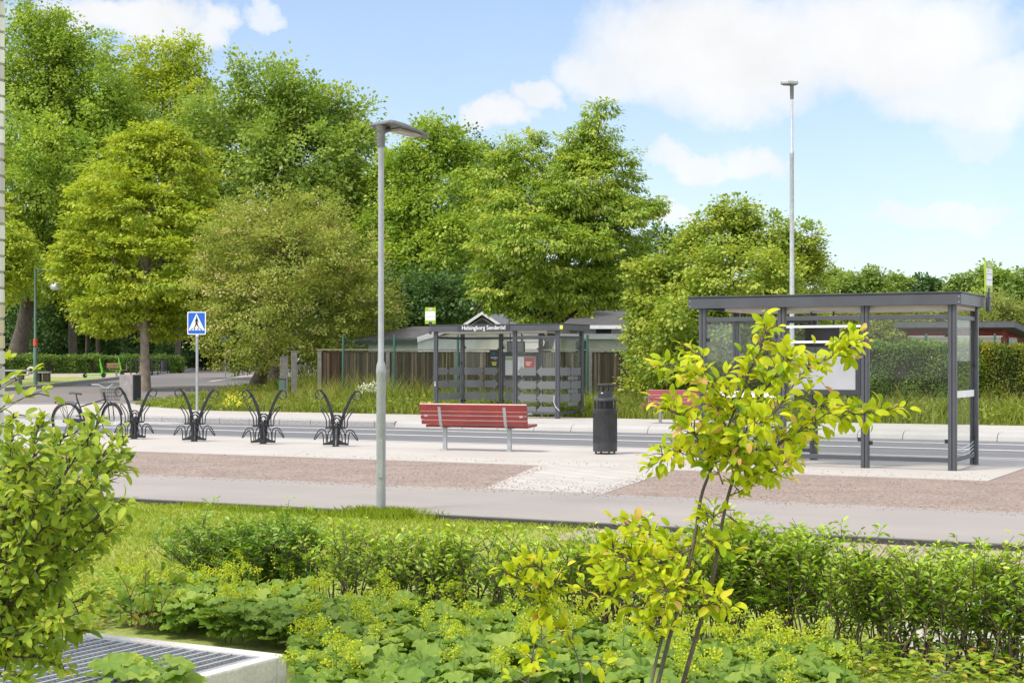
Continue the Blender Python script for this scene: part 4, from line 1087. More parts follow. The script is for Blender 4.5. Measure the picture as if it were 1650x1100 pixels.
mb = MB(); mb.box(SL-.03, SL+.03, SD+.0515, SD+.053, .865, .885); mb.box(SL-.012, SL+.012, SD+.0515, SD+.053, .905, .945); mb.box(SL-.03, SL+.03, SD+.0515, SD+.053, .965, .975); mb.build('sticker_print', M['white'], st_)
mb = MB(); mb.tube([(.07, SD+.06, .62), (.07, SD+.09, .45), (.02, SD+.10, .34), (-.10, SD+.10, .22)], .014, 7); mb.build('grab_handle', M['galv_lt'], sh2)
mb = MB(); mb.bar((.95, .10, .48), (.62, .35, .28), .03, .05); mb.obox((1.0, .22, .49), (.28, 0, 0), (0, .17, 0), (0, 0, .015)); mb.build('folding_seat', M['anth_dark'], sh2)

# ---- bus stop flags
def flag(loc, rz, label, w, lines):
    t = thing('bus_stop_flag', label, 'bus stop sign', loc, rz, 'green and white bus stop flags')
    mb = MB(); mb.box(-.022, .022, -.02, .02, -.16, .20); mb.box(-.034, .034, -.03, .03, -.16, .06); mb.build('bracket', M['anth'], t, .003)
    h = .47; z0 = .13
    mb = MB(); mb.prism([(-w, -.012, z0), (-.045, -.012, z0), (-.045, -.012, z0+.05), (.045, -.012, z0+.05), (.045, -.012, z0), (w, -.012, z0), (w, -.012, z0+h), (-w, -.012, z0+h)], (0, .024, 0)); pl = mb.build('sign_plate', M['lime_sign'], t)
    for s_ in (-1, 1):
        mb = MB(); mb.box(-w+.012, w-.012, min(s_*.0125, s_*.015), max(s_*.0125, s_*.015), z0+.10, z0+h-.115); p2 = mb.build('white_panel', M['white'], pl)
        mb = MB(); y = s_*.0165
        for z_, a, b in lines: mb.box(-w+.03+a*(w*2-.06), -w+.03+b*(w*2-.06), min(y, s_*.0152), max(y, s_*.0152), z0+z_, z0+z_+.008)
        mb.build('printed_lines', M['text_grey'], p2)
        mb = MB(); mb.box(-w*.35, w*.35, min(s_*.0125, s_*.0145), max(s_*.0125, s_*.0145), z0+h-.075, z0+h-.045); mb.box(-w*.35, w*.35, min(s_*.0125, s_*.0145), max(s_*.0125, s_*.0145), z0+h-.035, z0+h-.02); mb.build('heading', M['ceil'], pl)
    return t
p_ = W(693.5, 525, 44.6); flag((p_.x, p_.y, 2.49), R(-3), 'green and white bus stop flag above the lettered far shelter', .152, [(.33, .08, .28), (.295, .08, .85), (.24, 0, 1), (.19, 0, 1)])
p_ = sh.matrix_basis @ Vector((SL + .20, SD + .05, 0)); flag((p_.x, p_.y, 2.49), R(90 - 27.7 - 8), 'narrow green and white bus stop flag on the right end of the near shelter', .15, [(.325, .15, .4), (.31, .15, .35), (.27, 0, 1), (.185, 0, 1)])

# ---- grated concrete shaft
K = W(463, 1053, 2538*(EYE-.22)/(1053-HY))
t = thing('grated_light_shaft', 'low concrete shaft with a galvanised steel grating in the planting', 'light shaft', (K.x, K.y, 0), A_ANG + R(-1.5))
LA, LB, zt, rim = 1.26, 1.75, .22, .072
mb = MB()
mb.box(-LA, 0, -rim, 0, -.15, zt); mb.box(-LA, 0, -LB, -LB+rim, -.15, zt); mb.box(-LA, -LA+rim, -LB+rim, -rim, -.15, zt - .0005); mb.box(-rim, 0, -LB+rim, -rim, -.15, zt - .0005)
mb.build('concrete_rim', M['concrete'], t, .012)
mb = MB(); i0, i1, j0, j1 = -LA+rim+.002, -rim-.002, -LB+rim+.002, -rim-.002
for a in ((i0, i0+.035, j0, j1), (i1-.045, i1, j0, j1), (i0+.036, i1-.046, j0, j0+.03), (i0+.036, i1-.046, j1-.02, j1)): mb.box(a[0], a[1], a[2], a[3], zt-.03, zt-.008)
mb.build('steel_frame', M['galv'], t, .002)
mb = MB(); y = j0 + .05
while y < j1 - .03: mb.box(i0+.037, i1-.047, y, y+.004, zt-.042, zt-.0125); y += .0335
mb.build('bearing_bars', M['galv_dk'], t)
mb = MB(); x = i0 + .06
while x < i1 - .06: mb.box(x, x+.011, j0+.031, j1-.021, zt-.018, zt-.007); x += .072
mb.build('cross_bars', M['galv_lt'], t)
mb = MB(); mb.box(i0, i1, j0, j1, -.14, -.10); mb.build('shaft_floor', M['pit'], t)

# ---- pale brick corner at the left edge
cY = 7.6; cn = Vector(((8-CX)/F*cY, cY, 0))
t = thing('brick_building', 'pale brick building corner at the extreme left edge', 'building', (cn.x, cn.y, 0), A_ANG)
mb = MB(); mb.box(-.8, -.005, -.8, -.005, -.2, 3.9); mb.build('mortar_wall', M['mortar'], t)
mb = MB(); r_ = random.Random(4); z_ = -.15; k = 0
while z_ < 3.9:
    hgt = .065 if z_ > 1.9 else (.062 if z_ > .2 else .14)
    for (axis) in (0, 1):
        u = 0.0 if (k + axis) % 2 == 0 else -.0001
        pos_ = 0.0; ln = .24 if (k + axis) % 2 == 0 else .12
        while pos_ < .8:
            e = min(.8, pos_ + ln); j = r_.uniform(-.002, .003)
            if axis == 0: mb.box(-.10, j, -e + .006, -pos_ - (.006 if pos_ else (.0 if (k % 2 == 0) else .106)), z_, z_ + hgt)
            else: mb.box(-e + .006, -pos_ - (.006 if pos_ else (.0 if (k % 2) else .106)), -.10 + .0007, j + .0004, z_ + .0005, z_ + hgt - .0005)
            pos_ = e; ln = .24
    z_ += hgt + .012; k += 1
mb.build('brickwork', M['brick'], t, .003)

# ---- brown wooden fence
FY = 57.0; fa = W(515, 562, FY); fb = W(1165, 563.5, FY + 1.0); fdir = (fb - fa); fdir.z = 0; flen = fdir.length; fdir.normalize(); fn = Vector((-fdir.y, fdir.x, 0))
t = thing('wooden_fence', 'weathered brown board fence behind the lettered bus shelter', 'fence', (fa.x, fa.y, 0), math.atan2(fdir.y, fdir.x))
r_ = random.Random(9); x = 0; nb_ = 6; bw_ = flen / nb_
for b in range(nb_):
    mb = MB(); x = b*bw_ + .08; xe = (b+1)*bw_ - .08
    while x < xe:
        w = r_.uniform(.022, .055); h = 1.90 + r_.uniform(-.03, .03); w = min(w, xe - x); y = r_.uniform(-.012, .012)
        mb.obox((x + w/2, y, h/2), (w/2 - r_.uniform(.002, .007), 0, 0), (0, .010, 0), (r_.uniform(-.01, .01), 0, h/2)); x += w + .002
    mb.build('board_panel', M['fence'], t)
    mb = MB(); mb.box(b*bw_ - .07, b*bw_ + .07, -.07, .05, -.1, 1.93); mb.build('fence_post', M['wood_grey'], t, .006)
mb = MB(); mb.box(-.1, flen, -.055, .055, 1.955, 2.00); mb.build('top_rail', M['wood_rail'], t, .004)
mb = MB(); mb.box(0, flen, .030, .042, .02, 1.90); mb.build('backing_boards', M['fence_back'], t)
mb = MB(); mb.box(0, flen, .0425, .09, 1.3, 1.4); mb.box(0, flen, .0425, .09, .5, .6); mb.build('cross_rail', M['wood_grey'], t)

# ---- green chain link fence
WY = 54.0; wa = W(553, 543, WY); wb_ = W(1790, 548, WY - 3.0); d_ = wb_ - wa; d_.z = 0; wl = d_.length; d_.normalize()
t = thing('chain_link_fence', 'green chain link fence on steel posts along the back of the verge', 'fence', (wa.x, wa.y, 0), math.atan2(d_.y, d_.x))
k_ = lambda px: ((px - 553) / (1790 - 553)) * wl
for px in (553, 640, 747, 854, 962, 1070, 1180, 1290, 1397, 1505, 1612, 1720):
    mb = MB(); mb.lathe([(.042, -.1), (.042, 2.44), (.03, 2.46)], (k_(px), 0, 0), 10); mb.build('fence_post', M['green_steel'], t)
mb = MB(); c_ = .075; hh = 2.30; n_ = int((wl + hh) / c_)
for i in range(n_):
    for s_ in (1, -1):
        xa = i*c_ - hh if s_ > 0 else i*c_; xb = xa + s_*hh; za, zb2 = .05, hh
        if s_ < 0: xa, xb = i*c_, i*c_ - hh
        f0, f1_ = 0.0, 1.0
        def cl(xv): return (xv - xa) / (xb - xa)
        lo_, hi_ = sorted((cl(0), cl(wl))); f0, f1_ = max(0, lo_), min(1, hi_)
        if f1_ - f0 < .01: continue
        p = Vector((xa + (xb-xa)*f0, .045 + .004*s_, za + (zb2-za)*f0)); q = Vector((xa + (xb-xa)*f1_, .045 + .004*s_, za + (zb2-za)*f1_))
        mb.bar(p, q, .0035, .0035)
mb.tube([(0, .045, hh), (wl, .045, hh)], .005, 4)
mb.build('wire_mesh', M['green_steel'], t)

# ---- cottages in the allotments
def house_t(name, label, loc, rz, cat='cottage'): return thing(name, label, cat, loc, rz)
# small shed, dark roof, corner towards us
c = W(672, 562, 62); ZB = g(62) - .1
t = house_t('garden_shed', 'small grey-green shed with dark felt roof left of the lettered shelter', (c.x, c.y, 0), 0, 'shed')
dl = Vector((-.93, .36, 0)); dr = Vector((.88, .48, 0)); zt = 1.58 + (581-546.5)*62/2538
mb = MB(); mb.prism([(0,0,-.1), dl*2.15 + Vector((0,0,-.1)), dl*2.15 + dr*2.6 + Vector((0,0,-.1)), dr*2.6 + Vector((0,0,-.1))], (0,0,zt)); mb.build('wall', M['wall_green'], t)
nrm_ = Vector((.48, -.88, 0))
mb = MB(); mb.prism([nrm_*.012 + dr*.02, nrm_*.012 + dr*2.58, nrm_*.012 + dr*2.58 + Vector((0,0,zt+.42)), nrm_*.012 + dr*.02 + Vector((0,0,zt-.03))], nrm_*.02)
for k in range(1, 13): mb.obox(nrm_*.036 + dr*(.2*k) + Vector((0,0,1.0+ .017*k)), dr*.012, nrm_*.006, (0,0,.95))
mb.build('gable_wall', M['white'], t)
rz_ = Vector((0,0,1))
e0 = dl*2.45 + rz_*(zt-.05) - dr*.25; e1 = -dr*.25 - dl*.25 + rz_*(zt-.02); e2 = dr*1.35 - dl*.25 + rz_*(zt+.46); e3 = dr*1.35 + dl*1.55 + rz_*(zt+.46)
mb = MB(); mb.prism([e0, e1, e2, e3], (0,0,.07)); e4 = dr*2.9 - dl*.25 + rz_*(zt+.35); e5 = dr*2.9 + dl*2.4 + rz_*(zt+.1)
mb.prism([e3 + rz_*.001, e2 + rz_*.001, e4, e5], (0,0,.07)); mb.build('roof', M['shingle'], t)
mb = MB(); mb.prism([e1 + nrm_*.03 + rz_*-.10, e2 + nrm_*.03 + rz_*-.10, e2 + nrm_*.03 + rz_*.10, e1 + nrm_*.03 + rz_*.10], nrm_*.03); mb.prism([e2 + nrm_*.03 + rz_*-.10, e4 + nrm_*.03 + rz_*-.12, e4 + nrm_*.03 + rz_*.08, e2 + nrm_*.03 + rz_*.10], nrm_*.03); mb.build('barge_board', M['white'], t)
mb = MB(); q0 = e0 - dr*.02 - rz_*.09; q1 = e1 - dr*.02 - rz_*.09; mb.bar(q0, q1, .04, .11); mb.build('gutter', M['black'], t)
# gabled cottage with a ridge vent
hY = 69.0
def R3(px, py, Y): return W(px, py, Y)
t = house_t('gabled_cottage', 'white gabled cottage with grey tiled roof and small black ridge lantern', (0,0,0), 0)
x0, x1 = R3(742, 0, hY).x, R3(812, 0, hY).x; ze = R3(0, 527, hY).z; zr = R3(0, 506.5, hY).z; xm = (x0+x1)/2; dp = 6.0
mb = MB(); mb.prism([(x0+.25, hY, -.1+g(hY)), (x1-.25, hY, -.1+g(hY)), (x1-.25, hY, ze), (xm, hY, zr-.12), (x0+.25, hY, ze)], (0, dp, 0))
mb.build('wall', M['wall_cream'], t)
mb = MB(); mb.prism([(xm - .55, hY-.004, ze+.02), (xm + .55, hY-.004, ze+.02), (xm, hY-.004, zr-.2)], (0, -.02, 0)); mb.build('gable_panel', M['tiles'], t)
mb = MB()
mb.prism([(x0, hY-.35, ze-.08), (xm, hY-.35, zr), (xm, hY-.35, zr+.08), (x0, hY-.35, ze)], (0, dp+.5, 0)); mb.prism([(xm+.001, hY-.35, zr), (x1, hY-.35, ze-.08), (x1, hY-.35, ze), (xm+.001, hY-.35, zr+.08)], (0, dp+.5, 0))
xw1 = R3(892, 0, hY+1).x; zr2 = R3(0, 508.5, hY+4).z; ze2 = R3(0, 527, hY+.6).z
mb.prism([(xm+.3, hY+.6, ze2), (xw1, hY+.6, ze2), (xw1, hY+4, zr2), (xm+.3, hY+4, zr2)], (0, 0, .07))
x = xm + .35
while x < xw1: mb.bar((x, hY+.62, ze2+.08), (x, hY+4, zr2+.08), .05, .03); x += .17
mb.build('roof', M['tiles'], t)
mb = MB()
for a, b in ((x0, xm), (x1, xm)): mb.prism([(a, hY-.40, ze-.10), (b, hY-.40, zr-.02), (b, hY-.40, zr+.12), (a, hY-.40, ze+.04)], (0, .045, 0))
mb.build('barge_board', M['white'], t)
mb = MB(); mb.prism([(xm+.35, hY+.8, g(hY)-.1), (xw1-.2, hY+.8, g(hY)-.1), (xw1-.2, hY+.8, ze2), (xm+.35, hY+.8, ze2)], (0, 4, 0)); mb.build('wing_wall', M['white'], t)
mb = MB(); vz = R3(0, 503, hY+1).z; vx = R3(775, 0, hY+1).x
mb.box(vx-.10, vx+.10, hY+.9, hY+1.1, zr-.1, vz+.05); mb.box(vx-.26, vx+.26, hY+.74, hY+1.26, vz+.05, vz+.28); mb.prism([(vx-.34, hY+.66, vz+.29), (vx+.34, hY+.66, vz+.29), (vx+.34, hY+1.34, vz+.29), (vx-.34, hY+1.34, vz+.29)], (0,0,.05)); mb.box(vx-.18, vx+.18, hY+.82, hY+1.18, vz+.34, vz+.42)
mb.build('ridge_lantern', M['black'], t)
# long cottage on the right, dark roof, lean-to
hY = 68.0
t = house_t('long_cottage', 'long cream cottage with dark roof and white lean-to right of the lettered shelter', (0,0,0), 0)
x0, x1 = R3(868, 0, hY).x, R3(1110, 0, hY).x; ze = R3(0, 526, hY-.4).z; zr = R3(0, 503.5, hY+3).z; gb = g(hY) - .1
mb = MB(); mb.prism([(x0+.3, hY, gb), (x0+.3, hY+6, gb), (x0+.3, hY+6, ze), (x0+.3, hY+3, zr-.1), (x0+.3, hY, ze)], (x1-x0-.6, 0, 0)); mb.build('wall', M['wall_cream'], t)
mb = MB(); mb.prism([(x0, hY-.4, ze), (x1, hY-.4, ze), (x1, hY+3, zr), (x0, hY+3, zr)], (0,0,.08)); mb.prism([(x0, hY+3.001, zr), (x1, hY+3.001, zr), (x1, hY+6.4, ze), (x0, hY+6.4, ze)], (0,0,.08)); mb.build('roof', M['shingle'], t)
mb = MB(); mb.prism([(x0-.03, hY-.42, ze-.10), (x0-.03, hY+3, zr-.07), (x0-.03, hY+3, zr+.13), (x0-.03, hY-.42, ze+.12)], (-.04, 0, 0)); mb.box(x0, x1, hY-.45, hY-.41, ze-.10, ze+.06); mb.build('barge_board', M['white'], t)
for pa, pb in ((912, 930), (960, 985), (1013, 1030)):
    xa, xb = R3(pa, 0, hY).x, R3(pb, 0, hY).x; za, zb2 = R3(0, 538.5, hY).z, R3(0, 529, hY).z
    mb = MB(); mb.box(xa-.05, xb+.05, hY-.04, hY-.003, za-.05, zb2+.05); w_ = mb.build('window_frame', M['white'], t)
    mb = MB(); mb.box(xa, xb, hY-.05, hY-.041, za, zb2); mb.build('pane', M['pane'], w_)
lx0, lx1 = R3(895, 0, 65.5).x, R3(1110, 0, 65.5).x; zl = R3(0, 543, 65.5).z
mb = MB(); mb.box(lx0, lx1, 65.6, hY-.06, g(65)-.1, zl); mb.build('lean_to_wall', M['wall_cream'], t)
mb = MB(); mb.prism([(lx0-.2, 65.3, zl), (lx1, 65.3, zl), (lx1, hY-.06, zl+.15), (lx0-.2, hY-.06, zl+.15)], (0,0,.05)); mb.build('lean_to_roof', M['tiles'], t)
mb = MB(); mb.box(lx0-.2, lx1, 65.25, 65.29, zl-.08, zl+.10); mb.build('fascia', M['white'], t)
for pa, pb in ((925, 950), (1010, 1030)):
    xa, xb = R3(pa, 0, 65.6).x, R3(pb, 0, 65.6).x
    mb = MB(); mb.box(xa, xb, 65.55, 65.597, 1.55, zl-.1); w_ = mb.build('window_frame', M['white'], t)
    mb = MB(); mb.box(xa+.06, xb-.06, 65.54, 65.549, 1.6, zl-.16); mb.build('pane', M['pane'], w_)
# red shed on the right
sY = 60.0
t = house_t('red_shed', 'red wooden shed with flat dark roof behind the clipped hedge', (0,0,0), 0, 'shed')
c = W(1618, 0, sY); c.z = 0; ll = W(1460, 0, sY); L_ = c.x - ll.x; zt = R3(0, 527.5, sY).z; dr = Vector((.62, .78, 0)); RL = 4.2
mb = MB(); mb.prism([(ll.x, sY, g(sY)-.1), (c.x, sY, g(sY)-.1), (c.x + dr.x*RL, sY + dr.y*RL, g(sY)-.1), (ll.x + dr.x*RL, sY + dr.y*RL, g(sY)-.1)], (0,0,zt - g(sY)))
mb.build('wall', M['wall_red'], t)
mb = MB(); x = ll.x + .1
while x < c.x: mb.box(x, x+.02, sY-.022, sY-.002, g(sY), zt - .12); x += .16
for i in range(24):
    p = c + dr*(.1 + .17*i); mb.obox((p.x + dr.y*.012, p.y - dr.x*.012, zt/2), dr*.012, Vector((dr.y, -dr.x, 0))*.01, (0,0,zt/2 - .15))
mb.build('cover_strips', M['wall_red'], t)
ov = .45; n0 = Vector((dr.y, -dr.x, 0))
q = [Vector((ll.x - .55, sY - ov, zt - .02)), Vector((c.x + .25, sY - ov, zt - .0)), Vector((c.x + .25, sY - ov, 0)) + dr*(RL+.6) + rz_*(zt - .75), Vector((ll.x - .55, sY - ov, 0)) + dr*(RL+.6) + rz_*(zt-.75)]
mb = MB(); mb.prism(q, (0,0,.20)); mb.build('roof', M['tiles'], t)
mb = MB(); mb.prism([p + rz_*.201 for p in q], (0,0,.03)); mb.build('roof_felt', M['shingle'], t)
mb = MB(); mb.box(ll.x + .1, c.x - .15, sY - .10, sY - .025, R3(0, 556, sY).z, R3(0, 542.5, sY).z); mb.build('canvas_panel', M['beige'], t)
mb = MB(); mb.box(ll.x + .06, c.x - .1, sY - .12, sY - .023, R3(0, 542.4, sY).z, R3(0, 541, sY).z); mb.build('white_trim', M['white'], t)
p = c + dr*.75; u_ = dr*.42
mb = MB(); mb.obox((p.x + n0.x*.03, p.y + n0.y*.03, 2.12), u_*1.15, n0*.02, (0,0,.40)); w_ = mb.build('window_frame', M['wall_red'], t)
mb = MB(); mb.obox((p.x + n0.x*.055, p.y + n0.y*.055, 2.12), u_, n0*.01, (0,0,.34)); mb.build('pane', M['pane'], w_)

# ------------------------------------------------------------------ far left square
gl = G(57, 624); gl.z = g(gl.y)
t = thing('green_lamp_post', 'thin green lamp post with hanging bell shade at the far left', 'street lamp', gl)
zt = EYE - (432 - HY)*gl.y/F - gl.z
mb = MB(); kp = gl.y/F; mb.lathe([(.10, -.1), (.10, 1.9), (.075, 1.95), (.055, zt)], (0,0,0), 12); mb.build('pole', M['pale_green'], t)
mb = MB(); ax_ = 32*kp; mb.tube([(0,0,zt-.05), (ax_, 0, zt-.12)], .03, 8); mb.tube([(0,0,zt-.5), (ax_*.5, 0, zt-.12)], .012, 6); mb.tube([(ax_+.05, 0, zt-.1), (ax_+.05, 0, zt-.35)], .03, 8); mb.build('arm', M['pale_green'], t)
mb = MB(); mb.lathe([(.10, -.30), (.11, -.55), (.16, -.62), (.30, -.86), (.32, -.92)], (ax_+.05, 0, zt), 20); mb.build('lamp_shade', M['galv'], t)
mb = MB(); mb.lathe([(.29, -.93), (.26, -1.0), (.15, -1.06)], (ax_+.05, 0, zt), 16); mb.build('globe', M['white'], t)
mb = MB(); mb.lathe([(.108, 2.0), (.108, 2.35)], (0,0,0), 12); mb.build('sticker_band', M['post_red'], t)

def scooter(loc, rz, label):
    t = thing('electric_scooter', label, 'scooter', loc, rz, 'lime green electric scooters')
    mb = MB(); mb.obox((.45, 0, .16), (.42, 0, 0), (0, .08, 0), (0, 0, .035)); mb.prism([(.84, -.03, .16), (.98, -.03, .42), (1.05, -.03, .40), (.93, -.03, .13)], (0, .06, 0)); mb.build('deck', M['lime'], t, .01)
    mb = MB(); mb.tube([(1.02, 0, .30), (.90, 0, .85)], .055, 8); mb.tube([(.90, 0, .85), (.86, 0, 1.15)], .035, 8); mb.build('stem', M['lime'], t)
    mb = MB(); mb.tube([(.80, -.26, 1.18), (.86, -.1, 1.17), (.86, .1, 1.17), (.80, .26, 1.18)], .02, 7); mb.build('handlebar', M['black'], t)
    for x in (0, 1.08):
        mb = MB(); mb.tube([(x + .10*math.cos(2*PI*i/20), 0, .135 + .10*math.sin(2*PI*i/20)) for i in range(20)], .036, 8, closed=True); mb.tube([(x, -.03, .135), (x, .03, .135)], .07, 12); mb.build('wheel', M['tyre'], t)
    return t
sp = G(137, 609); scooter((sp.x, sp.y, g(sp.y)+.02), R(2), 'lime green electric scooter with its rear wheel towards the green lamp')
sp = G(168, 605.5); scooter((sp.x, sp.y, g(sp.y)+.02), R(15), 'lime green electric scooter standing against the wooden bench')
fb_ = G(190, 609); kf = fb_.y/F
t = thing('wooden_bench', 'light wooden bench with grey metal frame in front of the far hedge', 'bench', (fb_.x, fb_.y, g(fb_.y)+.02), R(8))
w = 26*kf/2
mb = MB()
for z_ in (.62, .72, .82): mb.obox((-.25, -.10-(z_-.6)*.2, z_), (w*.78, 0, 0), (0, .02, 0), (0, 0, .043))
mb.build('backrest', M['wood_lt'], t)
mb = MB()
for k in range(3): mb.obox((0, .06+.13*k, .45), (w, 0, 0), (0, .058, 0), (0, 0, .02))
mb.build('seat', M['wood_lt'], t)
for x in (-.1,):
    mb = MB(); mb.box(x-.05, x+.05, .1, .25, 0, .43); mb.build('leg', M['galv'], t)
mb = MB()
for x in (-w-.02, w+.02): mb.tube([(x, -.15, .85), (x, -.02, .45), (x, .40, .45), (x, .38, .70), (x, -.1, .72)], .022, 6)
mb.build('armrest', M['galv'], t)
# flat slab benches by the green lamp
for (pa, pb, py, lb) in ((49, 81, 615.5, 'long grey slab bench on brown blocks right of the green lamp'), (-14, 44, 612, 'grey slab bench on brown blocks left of the green lamp')):
    a = G(pa, py); b = G(pb, py); m_ = (a + b)/2; hl = (b.x - a.x)/2
    t = thing('slab_bench', lb, 'bench', (m_.x, m_.y, g(m_.y)), 0, 'slab benches by the green lamp')
    for k in range(3):
        mb = MB(); mb.box(-hl, hl, -.30+.2*k, -.115+.2*k, .48, .58); mb.build('slat', M['galv'], t, .01)
    for x in (-hl*.25, hl*.62):
        mb = MB(); mb.box(x-.16, x+.16, -.22, .22, -.05, .475); mb.build('leg', M['bark'], t, .01)
a = G(-6, 621); b = G(40, 620)
t = thing('low_stone_wall', 'low brown stone planter wall at the far left edge', 'wall', (a.x, a.y, g(a.y)), 0)
mb = MB(); mb.box(0, b.x-a.x, 0, .6, -.1, .38); mb.build('stone_block', M['stone'], t, .03)
a = G(50, 607); kk = a.y/F
t = thing('pipe_arch', 'pale curved pipe arch sticking up behind the slab bench', 'pipe', (a.x, a.y, g(a.y)), 0)
mb = MB(); rr_ = 5*kk; mb.tube([(-rr_*1.0, 0, 0), (-rr_, 0, 10*kk)] + [(-rr_*math.cos(PI*i/10), 0, 10*kk + rr_*math.sin(PI*i/10)) for i in range(1, 10)] + [(rr_, 0, 10*kk), (rr_, 0, 0)], 1.9*kk, 10); mb.build('pipe', M['concrete'], t)
a = G(264, 602)
t = thing('dark_bin', 'dark grey bin in a frame in front of the far hedge', 'litter bin', (a.x, a.y, g(a.y)+.02), 0)
kk = a.y/F
mb = MB(); mb.lathe([(4.4*kk, 3*kk), (5*kk, 20*kk), (4.6*kk, 20.2*kk)], (0,0,0), 20); mb.build('body', M['anth_dark'], t)
mb = MB(); mb.tube([(-6*kk, 0, 0), (-6*kk, 0, 24*kk), (6*kk, 0, 24*kk), (6*kk, 0, 0)], .8*kk, 6, smooth=False); mb.build('frame', M['black'], t)
for i, px in enumerate((216, 224.5, 241, 249.5)):
    a = G(px, 604 - i*.35); kk = a.y/F
    t = thing('cycle_hoop', ['thin black cycle hoop left of the young tree trunk, next to the cabinet', 'thin black cycle hoop touching the left side of the young tree trunk', 'thin black cycle hoop just right of the young tree trunk', 'thin black cycle hoop between the young tree and the dark bin'][i], 'cycle stand', (a.x, a.y, g(a.y)), R(75), 'thin black cycle hoops')
    mb = MB(); mb.tube([(-.4, 0, -.1), (-.4, 0, .9), (-.3, 0, 1.0), (.3, 0, 1.0), (.4, 0, .9), (.4, 0, -.1)], .04, 8); mb.build('hoop', M['black'], t)
a = G(203, 643.5); kk = a.y/F
t = thing('utility_cabinet', 'grey concrete cabinet with dark louvred side by the side road', 'cabinet', (a.x, a.y, g(a.y)), R(-32))
mb = MB(); mb.box(-.36, .36, 0, .42, -.05, .98); mb.build('body', M['stone'], t, .01)
mb = MB(); mb.box(.365, .40, .01, .41, .0, .96); mb.build('side_panel', M['anth_dark'], t)
mb = MB()
for k in range(20): mb.box(.401, .42, .03, .39, .05 + .045*k, .07 + .045*k)
mb.build('louvres', M['anth'], t)
for px, y0, y1, w_, m_, lb in ((457.5, 575, 636, .30, 'wood_grey', 'tall grey wooden gate post beside the leaning hawthorn trunk'), (474, 566, 640, .22, 'wood_grey', 'slim grey wooden gate post left of the board fence')):
    a = W(px, y1, 60); zt = EYE - (y0-HY)*60/F
    t = thing('gate_post', lb, 'post', (a.x, 60, 0), R(10), 'grey wooden gate posts')
    mb = MB(); mb.box(-w_/2, w_/2, -w_/2, w_/2, -.1, zt); mb.build('post', M['wood_grey'], t, .015)
    mb = MB(); mb.prism([(-w_/2-.01, -w_/2-.01, zt), (w_/2+.01, -w_/2-.01, zt), (w_/2+.01, w_/2+.01, zt), (-w_/2-.01, w_/2+.01, zt)], (0,0,.03)); mb.build('cap', M['wood_grey'], t)
a = W(455, 640, 58)
t = thing('short_bollard', 'short dark green square bollard in the tall grass', 'bollard', (a.x, 58, 0), 0)
zt = EYE - (611-HY)*58/F
mb = MB(); mb.box(-.11, .11, -.11, .11, -.1, zt); mb.build('post', M['pale_green'], t, .01); mb = MB(); mb.box(-.12, .12, -.12, .12, zt, zt+.03); mb.build('cap', M['black'], t, .005)
a = W(529, 548, 66)
t = thing('notice_sign', 'small blue and white notice sign among the leaves above the fence', 'sign', (a.x, 66, g(66)), R(-10))
zc = a.z - g(66)
mb = MB(); mb.lathe([(.03, 0), (.03, zc+.2)], (0,.02,0), 8); mb.build('pole', M['galv'], t)
mb = MB(); mb.box(-.22, .22, -.015, .0, zc-.28, zc+.28); pl = mb.build('sign_plate', M['white'], t)
mb = MB(); mb.prism([(-.14, -.018, zc-.02), (-.02, -.018, zc-.02), (.02, -.018, zc+.08), (.14, -.018, zc+.1), (.10, -.018, zc+.2), (-.1, -.018, zc+.16)], (0,.003,0)); mb.build('blue_mark', M['sign_blue'], pl)

a = W(363, 560, 92)
t = thing('parking_sign', 'tiny blue road sign on a thin pole below the hawthorn crown', 'road sign', (a.x, 92, g(92)), 0)
zc = EYE + (HY-546)*92/F - g(92)
mb = MB(); mb.lathe([(.03, -.1), (.03, zc+.2)], (0, .03, 0), 8); mb.build('pole', M['galv'], t)
mb = MB(); mb.prism(rrect(.20, .20, .03, zc, -.01), (0, .02, 0)); mb.build('sign_plate', M['sign_blue'], t)
a = G(1010, 669); r_ = random.Random(12)
t = thing('plastic_strip', 'crumpled teal plastic strip lying at the edge of the far pavement', 'litter', (a.x, a.y, .012), A_ANG)
mb = MB(); x = 0; pz = .05
for k in range(7):
    nx, nz = x + .07, r_.uniform(.01, .09); mb.prism([(x, 0, pz), (nx, .02, nz), (nx, .08, nz + .02), (x, .06, pz + .02)], (0, 0, .004)); x, pz = nx, nz
mb.build('strip', M['teal'], t)

# ------------------------------------------------------------------ trees
GR = {}
GR['oak'] = leaf_mat('oak_leaves', [(0, (0.148, 0.249, 0.046)), (0.5, (0.269, 0.384, 0.063)), (1, (0.432, 0.497, 0.101))], .38, 0.5, 0.3)
GR['oak2'] = leaf_mat('fresh_leaves', [(0, (0.170, 0.282, 0.040)), (0.5, (0.313, 0.441, 0.055)), (1, (0.469, 0.553, 0.087))], .38, 0.5, 0.3)
GR['lime'] = leaf_mat('lime_leaves', [(0, (0.209, 0.309, 0.028)), (0.5, (0.382, 0.468, 0.038)), (1, (0.556, 0.585, 0.063))], .38, 0.5, 0.3)
GR['olive'] = leaf_mat('hawthorn_leaves', [(0, (0.167, 0.234, 0.035)), (0.5, (0.322, 0.372, 0.065)), (0.86, (0.466, 0.479, 0.117)), (0.93, (0.689, 0.511, 0.398)), (1, (0.801, 0.617, 0.476))], .38, 0.55, 0.3)
GR['cherry'] = leaf_mat('cherry_leaves', [(0, (0.159, 0.276, 0.038)), (0.5, (0.318, 0.436, 0.053)), (0.9, (0.488, 0.553, 0.084)), (1, (0.590, 0.426, 0.167))], .38, 0.42, 0.4)
GR['hazel'] = leaf_mat('hazel_leaves', [(0, (0.152, 0.248, 0.034)), (0.5, (0.327, 0.416, 0.050)), (1, (0.502, 0.524, 0.100))], .38, 0.5, 0.3)
